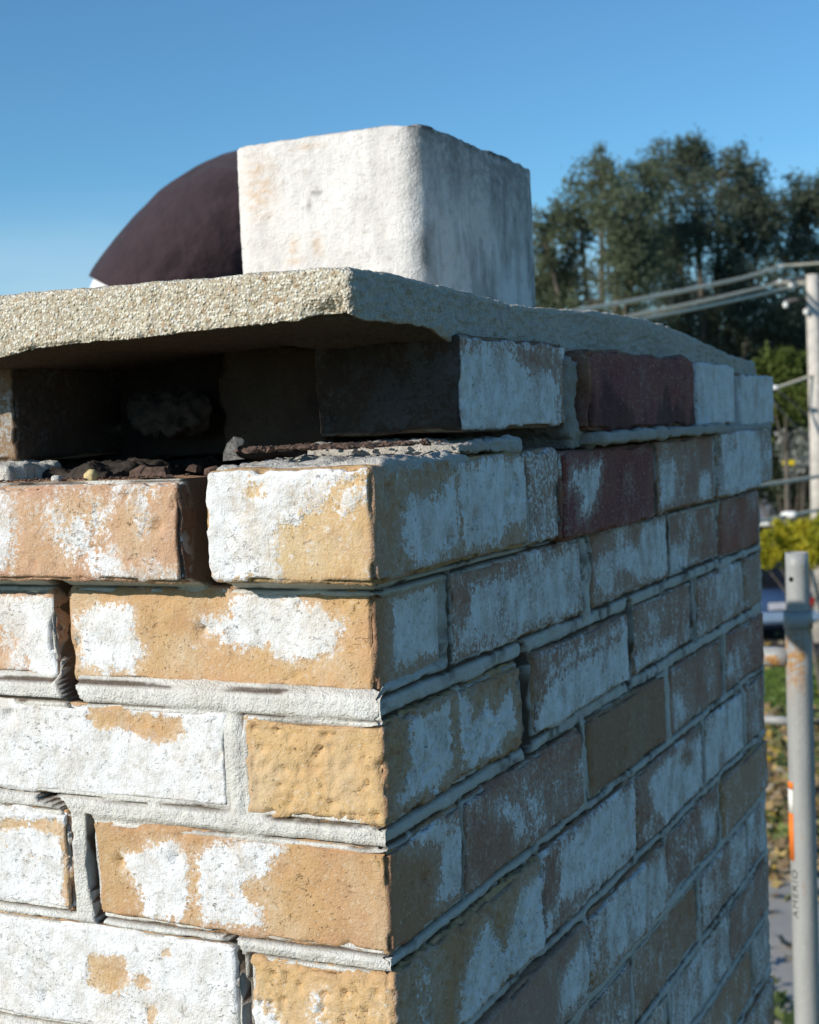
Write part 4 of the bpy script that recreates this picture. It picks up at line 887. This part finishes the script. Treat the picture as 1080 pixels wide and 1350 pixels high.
# ------------------------------------------------------------------ trees
MBARK = simple('tree_bark', (.12, .10, .08), .95, 8, .3, .02)
def leaves_mesh(name, C, size, aspect=1.8, up=None, sd=0):
    """C (n,3) leaf centres; each leaf is a folded pair of quads"""
    r_ = np.random.default_rng(sd); n = len(C)
    d = r_.normal(size=(n, 3)); 
    if up is not None: d = d*.75+up
    d /= np.linalg.norm(d, axis=1)[:, None]
    s_ = np.cross(d, r_.normal(size=(n, 3))); s_ /= np.linalg.norm(s_, axis=1)[:, None]; nn = np.cross(d, s_)
    L_ = size*r_.uniform(.6, 1.4, n)[:, None]; W = L_/aspect
    p0 = C-d*L_*.5; p3 = C+d*L_*.5; p1 = C+s_*W*.5+nn*W*.15; p2 = C-s_*W*.5+nn*W*.15
    V = np.stack([p0, p1, p3, p2], 1).reshape(-1, 3); k = np.arange(n)*4
    F = np.concatenate([np.stack([k, k+1, k+2], 1), np.stack([k, k+2, k+3], 1)])
    return V, F
def tree(label, base, blobs, trunk_r, mat, leaf=.14, per=420, sd=0, fork=.35, name='leafy_tree', aspect=1.8, group=None, dens=1.0):
    """blobs: crown lobes (centre, radii) in world space; limbs run from the trunk into each"""
    r_ = np.random.default_rng(sd); base = Vector(base)
    T = empty(name, base); tag(T, label, 'tree', group)
    cz = np.mean([b_[0][2] for b_ in blobs]); top = Vector((np.mean([b_[0][0] for b_ in blobs]), np.mean([b_[0][1] for b_ in blobs]), cz))
    fk = base+(top-base)*fork
    V, F = tube_geo([base-base, (fk-base)*.5, fk-base, (top-base)*.9], [trunk_r*1.25, trunk_r, trunk_r*.85, trunk_r*.35], 10)
    C = []; rnds = []
    for (c, rd) in blobs:
        c = Vector(c); mid = fk.lerp(c, .55)+Vector((0, 0, .12*(c-fk).length))*.3
        v_, f_ = tube_geo([fk-base, mid-base, c-base, c-base+Vector((0, 0, rd[2]*.7))], [trunk_r*.55, trunk_r*.3, trunk_r*.14, trunk_r*.03], 6); k = len(V); V += v_; F += [tuple(i+k for i in q) for q in f_]
        vol = rd[0]*rd[1]*rd[2]; nt = max(8, int(50*dens*vol**.5))
        for t in range(nt):                       # twigs, each a drooping spray of leaves
            d = r_.normal(size=3); d /= np.linalg.norm(d); q = np.array(c)+d*np.array(rd)*r_.uniform(.35, 1.05)
            tv, tf = tube_geo([c-base, Vector(q)-base], [trunk_r*.08, trunk_r*.02], 4, False); k = len(V); V += tv; F += [tuple(i+k for i in z_) for z_ in tf]
            dirn = d*.6+np.array([0, 0, .75])+r_.normal(size=3)*.25; dirn /= np.linalg.norm(dirn); ln = r_.uniform(.4, .95)*max(rd)*.62
            m_ = int(per*r_.uniform(.5, 1.2)/3.0); tt = r_.uniform(-.5, 1, m_)[:, None]
            wd = (1-np.abs(tt-.1)*.75)*max(rd)*.26
            C.append(q+dirn*ln*tt+r_.normal(size=(m_, 3))*wd); rnds.append(np.clip(r_.uniform(.0, 1)*.6+r_.uniform(0, .4, m_), 0, 1))
    link('trunk', py_mesh('trunk', V, F), MBARK, T)
    C = np.concatenate(C); R2 = np.repeat(np.concatenate(rnds), 4); V, F = leaves_mesh('crown', C-np.array(base), leaf, aspect, np.array([0, 0, .35]), sd)
    link('crown', np_mesh('crown', V, F, False, {'rnd': R2}), mat, T); return T
MLF = leaf_material('olive_leaves', (.135, .165, .095), (.20, .225, .135), .55)
MLD = leaf_material('dark_green_leaves', (.11, .14, .095), (.165, .19, .125), .55)
MLY = leaf_material('yellow_leaves', (.60, .50, .04), (.36, .40, .04), .55)
MLG = leaf_material('fresh_green_leaves', (.08, .12, .025), (.14, .17, .04), .4)
def W(px, py, d): return tuple(along(px, py, d))
def gb(px, d): q = along(px, 600, d); return (q.x, q.y, ZG)
def blobs(lst, d): return [(W(px, py, d+dd), (rx*d/1916, rx*d/1916*.9, rz*d/1916)) for px, py, dd, rx, rz in lst]
tree('tall feathery olive green tree just right of the flue', gb(800, 30), blobs([(792, 235, 0, 32, 38), (765, 290, 1, 40, 40), (820, 290, -1, 45, 45), (720, 320, 0, 32, 34), (745, 365, 1, 46, 40), (830, 365, -1, 42, 48), (790, 420, 0, 60, 45), (710, 390, 1, 40, 40), (850, 250, 1, 26, 40), (838, 320, 0, 36, 50), (720, 440, 0, 50, 50), (790, 480, 0, 60, 50)], 30), .24, MLF, .085, 420, 11)
tree('broad dark green tree with the highest crown, left of the utility pole', gb(930, 33), blobs([(915, 215, 0, 32, 36), (880, 240, 1, 30, 44), (950, 230, 0, 36, 36), (985, 250, 1, 34, 40), (920, 290, -1, 55, 48), (975, 320, 0, 50, 50), (880, 340, 1, 44, 50), (930, 400, 0, 62, 52), (870, 430, 1, 50, 40), (1000, 400, -1, 50, 52), (1010, 290, 0, 34, 44), (960, 460, 0, 60, 50), (880, 500, 0, 60, 50), (1020, 470, 0, 50, 44)], 33), .28, MLD, .088, 420, 12)
tree('dark green tree behind the utility pole', gb(1080, 34), blobs([(1065, 265, 0, 28, 34), (1100, 275, 0, 44, 44), (1045, 320, 1, 34, 44), (1080, 360, 0, 54, 54), (1045, 430, -1, 46, 44), (1110, 440, 0, 60, 60), (1150, 340, 1, 60, 60), (1060, 500, 0, 60, 50), (1020, 540, 0, 50, 50), (1100, 540, 0, 60, 60)], 34), .26, MLD, .088, 400, 13)
tree('low light green tree below the dark crowns beside the pole', gb(1035, 27), blobs([(1035, 492, 0, 34, 22), (1060, 500, 1, 30, 24), (1010, 505, 0, 24, 22), (1035, 530, 0, 50, 24)], 29), .05, MLG, .10, 700, 14, .72)
tree('dark shrubby tree filling the gap under the light green tree', gb(1040, 36), blobs([(1010, 570, 0, 40, 40), (1060, 560, 0, 46, 44), (1100, 600, 0, 50, 50), (1030, 630, 0, 50, 44), (970, 600, 0, 60, 60), (1080, 660, 0, 50, 40)], 38), .08, MLD, .12, 700, 15, .15)
tree('small tree with yellow leaves above the parked car', gb(1090, 19), blobs([(1015, 722, 0, 22, 18), (1040, 712, .3, 26, 18), (1068, 708, 0, 24, 26), (1095, 715, 0, 34, 40), (1000, 735, .2, 18, 14), (1060, 735, .4, 26, 16)], 20), .03, MLY, .075, 900, 16, .6, aspect=2.0)
tree('low shrub flecked with whitish glints of light beside the utility pole', gb(1052, 30), blobs([(1046, 592, 0, 24, 18), (1068, 582, 0, 20, 16), (1060, 612, 0, 28, 14)], 31), .03, leaf_material('pale_glints', (.62, .62, .60), (.10, .13, .08), .3), .10, 120, 18, .6, name='glinting_shrub')  # whitish leaf colour stands in for glints of light
yq = along(1040, 610, 30); YS = empty('yellow_sign', (yq.x, yq.y, ZG), math.atan2(CR.y, CR.x)); tag(YS, 'tiny plain yellow sign on a thin stake near the utility pole', 'sign')
bevel_box('sign_plate', (0, 0, yq.z-ZG), (.24, .012, .10), simple('yellow_sign_paint', (.72, .55, .02), .5, 3, .05), YS, .004, 1); tube('stake', [(0, .015, 0), (0, .015, yq.z-ZG)], .012, MIRON, YS, 6)
# far wooded band, one mass on the skyline
r_ = np.random.default_rng(5); C = []
for i in range(90):
    ang = rad(-75+150*i/89); dist = r_.uniform(62, 90); cx, cy = math.sin(ang-.35)*dist, math.cos(ang-.35)*dist; hh = r_.uniform(2.5, 4.4)
    m_ = 420; q = r_.normal(size=(m_, 3))*np.array([2.6, 2.6, hh*.28])+np.array([cx, cy, ZG+hh*.55]); q[:, 2] = np.clip(q[:, 2], ZG+.1, ZG+hh*1.05); C.append(q)
C = np.concatenate(C); V, F = leaves_mesh('woods', C, .9, 1.4, None, 6)
tag(link('distant_woods', np_mesh('distant_woods', V, F, False, {'rnd': np.repeat(r_.uniform(0, 1, len(C)), 4)}), MLD), 'low dark belt of distant trees along the skyline', 'woods', kind='stuff')

# ------------------------------------------------------------------ house beyond the yellow bush
hq = along(1090, 700, 44); HS = empty('house', (hq.x, hq.y, ZG), math.atan2(CR.y, CR.x)); tag(HS, 'low house with a grey roof and dark brick walls behind the yellow tree', 'house')
MRF = simple('grey_shingles', (.17, .17, .18), .9, 3, .2); MWL = simple('maroon_brick_wall', (.12, .05, .045), .9, 4, .25); MTR = simple('white_trim', (.62, .62, .6), .6, 4, .05)
bevel_box('wall', (0, 4, .6), (10, 7, 1.2), MWL, HS, .01, 1)
V = [(-5.4, .2, 1.15), (5.4, .2, 1.15), (5.4, 4, 2.1), (-5.4, 4, 2.1), (-5.4, 7.8, 1.15), (5.4, 7.8, 1.15), (-5.4, .2, 1.05), (5.4, .2, 1.05), (-5.4, 7.8, 1.05), (5.4, 7.8, 1.05)]
link('roof', py_mesh('roof', V, [(0, 1, 2, 3), (3, 2, 5, 4), (0, 3, 4, 8, 6), (1, 7, 9, 5, 2), (6, 7, 1, 0), (4, 5, 9, 8), (6, 8, 9, 7)], False), MRF, HS)
tube('gutter', [(-5.4, .13, 1.12), (5.4, .13, 1.12)], .07, MTR, HS, 8)
for wx in (-3.2, 0, 3.2):
    f_ = bevel_box('window', (wx, .47, .65), (1.2, .08, .7), MTR, HS, .01, 1); bevel_box('pane', (0, -.03, 0), (1.05, .05, .56), simple('window_glass', (.02, .03, .04), .1), f_, 0)

# ------------------------------------------------------------------ parked car beyond the lawn
cq = along(1028, 840, 28.3); CARR = empty('parked_car', (cq.x, cq.y, ZG+.004), math.atan2(CR.y, CR.x)+.06); tag(CARR, 'dark blue car parked on the road seen from behind between chimney and scaffold', 'car')
MBODY = simple('blue_car_paint', (.03, .06, .13), .22, 3, .1, spec=.6); MGL = simple('car_glass', (.01, .012, .016), .08, 3, .1, spec=.6); MTY = simple('tyre_rubber', (.02, .02, .02), .9)
sec = [(-.0, .45, .95, .86), (.12, .30, 1.0, .89), (1.0, .26, 1.02, .90), (2.2, .26, 1.0, .90), (3.3, .26, .92, .89), (4.2, .32, .80, .84), (4.45, .42, .66, .76)]
V, F = [], []
for (y, z0, z1, hw) in sec:
    V += [(-hw*.92, y, z0), (-hw, y, z0+.15), (-hw, y, z1-.18), (-hw*.9, y, z1), (hw*.9, y, z1), (hw, y, z1-.18), (hw, y, z0+.15), (hw*.92, y, z0)]
for i in range(len(sec)-1):
    for k in range(8): F.append((i*8+k, i*8+(k+1) % 8, (i+1)*8+(k+1) % 8, (i+1)*8+k))
F += [tuple(range(7, -1, -1)), tuple((len(sec)-1)*8+k for k in range(8))]
link('body', py_mesh('body', V, F), MBODY, CARR)
V = [(-.74, .55, .98), (.74, .55, .98), (.78, 3.2, .94), (-.78, 3.2, .94), (-.58, 1.15, 1.45), (.58, 1.15, 1.45), (.58, 2.35, 1.44), (-.58, 2.35, 1.44)]
link('cabin_glass', py_mesh('cabin_glass', V, [(0, 1, 5, 4), (1, 2, 6, 5), (2, 3, 7, 6), (3, 0, 4, 7), (0, 3, 2, 1), (4, 5, 6, 7)], False), MGL, CARR)
bevel_box('roof', (0, 1.75, 1.46), (1.2, 1.28, .05), MBODY, CARR, .02, 2)
bevel_box('bumper', (0, -.03, .52), (1.72, .16, .22), simple('pale_blue_bumper', (.22, .30, .42), .3, 3, .1), CARR, .05, 2)
pl = bevel_box('number_plate', (0, -.03, .74), (.42, .03, .14), simple('plate', (.5, .5, .55), .5, 3, .1), CARR, .005, 1)
for sg in (-1, 1):
    bevel_box('tail_light', (sg*.72, -.01, .80), (.22, .08, .16), simple('red_lens', (.25, .012, .01), .2), CARR, .03, 2)
    for yy in (.75, 3.55):
        w_ = tube('wheel', [(sg*.70, yy, .32), (sg*.72, yy, .32), (sg*.88, yy, .32), (sg*.90, yy, .32)], [.27, .32, .32, .27], MTY, CARR, 20)
        tube('rim', [(sg*.86, yy, .32), (sg*.905, yy, .32)], [.19, .17], simple('rim_alloy', (.45, .45, .46), .35), w_, 14)

# ------------------------------------------------------------------ leaf litter and ground plants
r_ = np.random.default_rng(21)
def wedge(n, d0, d1, px0, px1):
    d = r_.uniform(d0*d0, d1*d1, n)**.5; px = r_.uniform(px0, px1, n); r2 = CR.xy.normalized(); f2 = CF.xy.normalized()
    s_ = (px-540)/1916*d; return np.stack([CP.x+f2.x*d+r2.x*s_, CP.y+f2.y*d+r2.y*s_, np.full(n, ZG+.0)], 1)
def lobed(C, size, tilt, sd, curl=.35):
    """five-pointed curled leaves"""
    q_ = np.random.default_rng(sd); n = len(C); ang = np.linspace(0, 2*np.pi, 10, endpoint=False); rad_ = np.where(np.arange(10) % 2 == 0, 1.0, .52); rad_[0] = 1.25; rad_[5] = .35
    base = np.stack([np.cos(ang)*rad_, np.sin(ang)*rad_, np.zeros(10)], 1); base[:, 2] = curl*(rad_**2)*.5; base = np.concatenate([[[0, 0, 0]], base])
    th = q_.uniform(0, 2*np.pi, n); tx = q_.normal(0, tilt, n); ty = q_.normal(0, tilt, n); sz = size*q_.uniform(.55, 1.35, n)
    V = np.repeat(base[None], n, 0)*sz[:, None, None]; V[:, :, 2] *= q_.uniform(-1, 1.4, n)[:, None]
    c, s_ = np.cos(tx)[:, None], np.sin(tx)[:, None]; y, z_ = V[:, :, 1]*c-V[:, :, 2]*s_, V[:, :, 1]*s_+V[:, :, 2]*c; V[:, :, 1], V[:, :, 2] = y, z_
    c, s_ = np.cos(ty)[:, None], np.sin(ty)[:, None]; x, z_ = V[:, :, 0]*c+V[:, :, 2]*s_, -V[:, :, 0]*s_+V[:, :, 2]*c; V[:, :, 0], V[:, :, 2] = x, z_
    c, s_ = np.cos(th)[:, None], np.sin(th)[:, None]; x, y = V[:, :, 0]*c-V[:, :, 1]*s_, V[:, :, 0]*s_+V[:, :, 1]*c; V[:, :, 0], V[:, :, 1] = x, y
    V += C[:, None, :]; k = np.arange(n)*11; F = []
    for i in range(10): F.append(np.stack([k, k+1+i, k+1+(i+1) % 10], 1))
    return V.reshape(-1, 3), np.concatenate(F)
def leaf_stuff(name, C, size, tilt, mat, sd, label):
    V, F = lobed(C, size, tilt, sd); o = link(name, np_mesh(name, V, F, False, {'rnd': np.repeat(np.random.default_rng(sd).uniform(0, 1, len(C)), 11)}), mat); tag(o, label, name.replace('_', ' '), kind='stuff')
def litter_mat():
    M = NT('dead_leaves', .75); r0 = M.attr('rnd').outputs['Fac']; cr = M.n('ShaderNodeValToRGB'); M.l(r0, cr.inputs[0]); e = cr.color_ramp; e.interpolation = 'CONSTANT'
    for i, (p, c) in enumerate(((0, (.22, .15, .08)), (.25, (.33, .23, .11)), (.45, (.16, .16, .06)), (.58, (.42, .30, .11)), (.70, (.60, .42, .05)), (.78, (.34, .28, .20)), (.92, (.20, .24, .08)))):
        el = e.elements[i] if i < 2 else e.elements.new(p); el.position = p; el.color = (*c, 1)
    M.col(cr.outputs[0]); return M.m
MLIT = litter_mat()
C = wedge(9000, 13.6, 21.5, 860, 1300); C[:, 2] += r_.uniform(.02, .16, len(C)); leaf_stuff('leaf_litter', C, .085, .6, MLIT, 31, 'thick drift of brown and yellow fallen leaves beyond the walk')
C = wedge(170, 9, 13.8, 860, 1300); C[:, 2] += r_.uniform(.066, .10, len(C)); leaf_stuff('fallen_leaves', C, .085, .35, MLIT, 32, 'scattered brown and yellow leaves lying on the concrete walk')
C = wedge(500, 21, 30, 860, 1300); C[:, 2] += .03; leaf_stuff('lawn_leaves', C, .08, .3, MLIT, 33, 'few fallen leaves dotted over the lawn')
# ground-cover plants: clumps with leaves standing up
P = []
for (d0, d1, n) in ((13.8, 21, 45), (10.2, 11.6, 9), (21.5, 25, 14)):
    for c in wedge(n, d0, d1, 880, 1280):
        m_ = 26; q = r_.normal(size=(m_, 3))*np.array([.14, .14, .07])+c; q[:, 2] = ZG+.06+np.abs(q[:, 2]-c[2])+.02; P.append(q)
C = np.concatenate(P); leaf_stuff('ground_plants', C, .065, .8, leaf_material('ground_cover', (.09, .13, .04), (.17, .21, .07), .35), 34, 'low green leafy plants growing among the fallen leaves')
gmat = leaf_material('lawn_blades', (.12, .20, .035), (.19, .27, .06), .4); C = wedge(16000, 21, 25.5, 880, 1280); C[:, 2] += .03
V, F = leaves_mesh('grass', C, .09, 5, np.array([0, 0, 2.0]), 9); tag(link('grass', np_mesh('grass', V, F, False, {'rnd': np.repeat(r_.uniform(0, 1, len(C)), 4)}), gmat), 'strip of bright green lawn between the leaves and the road', 'grass', kind='stuff')
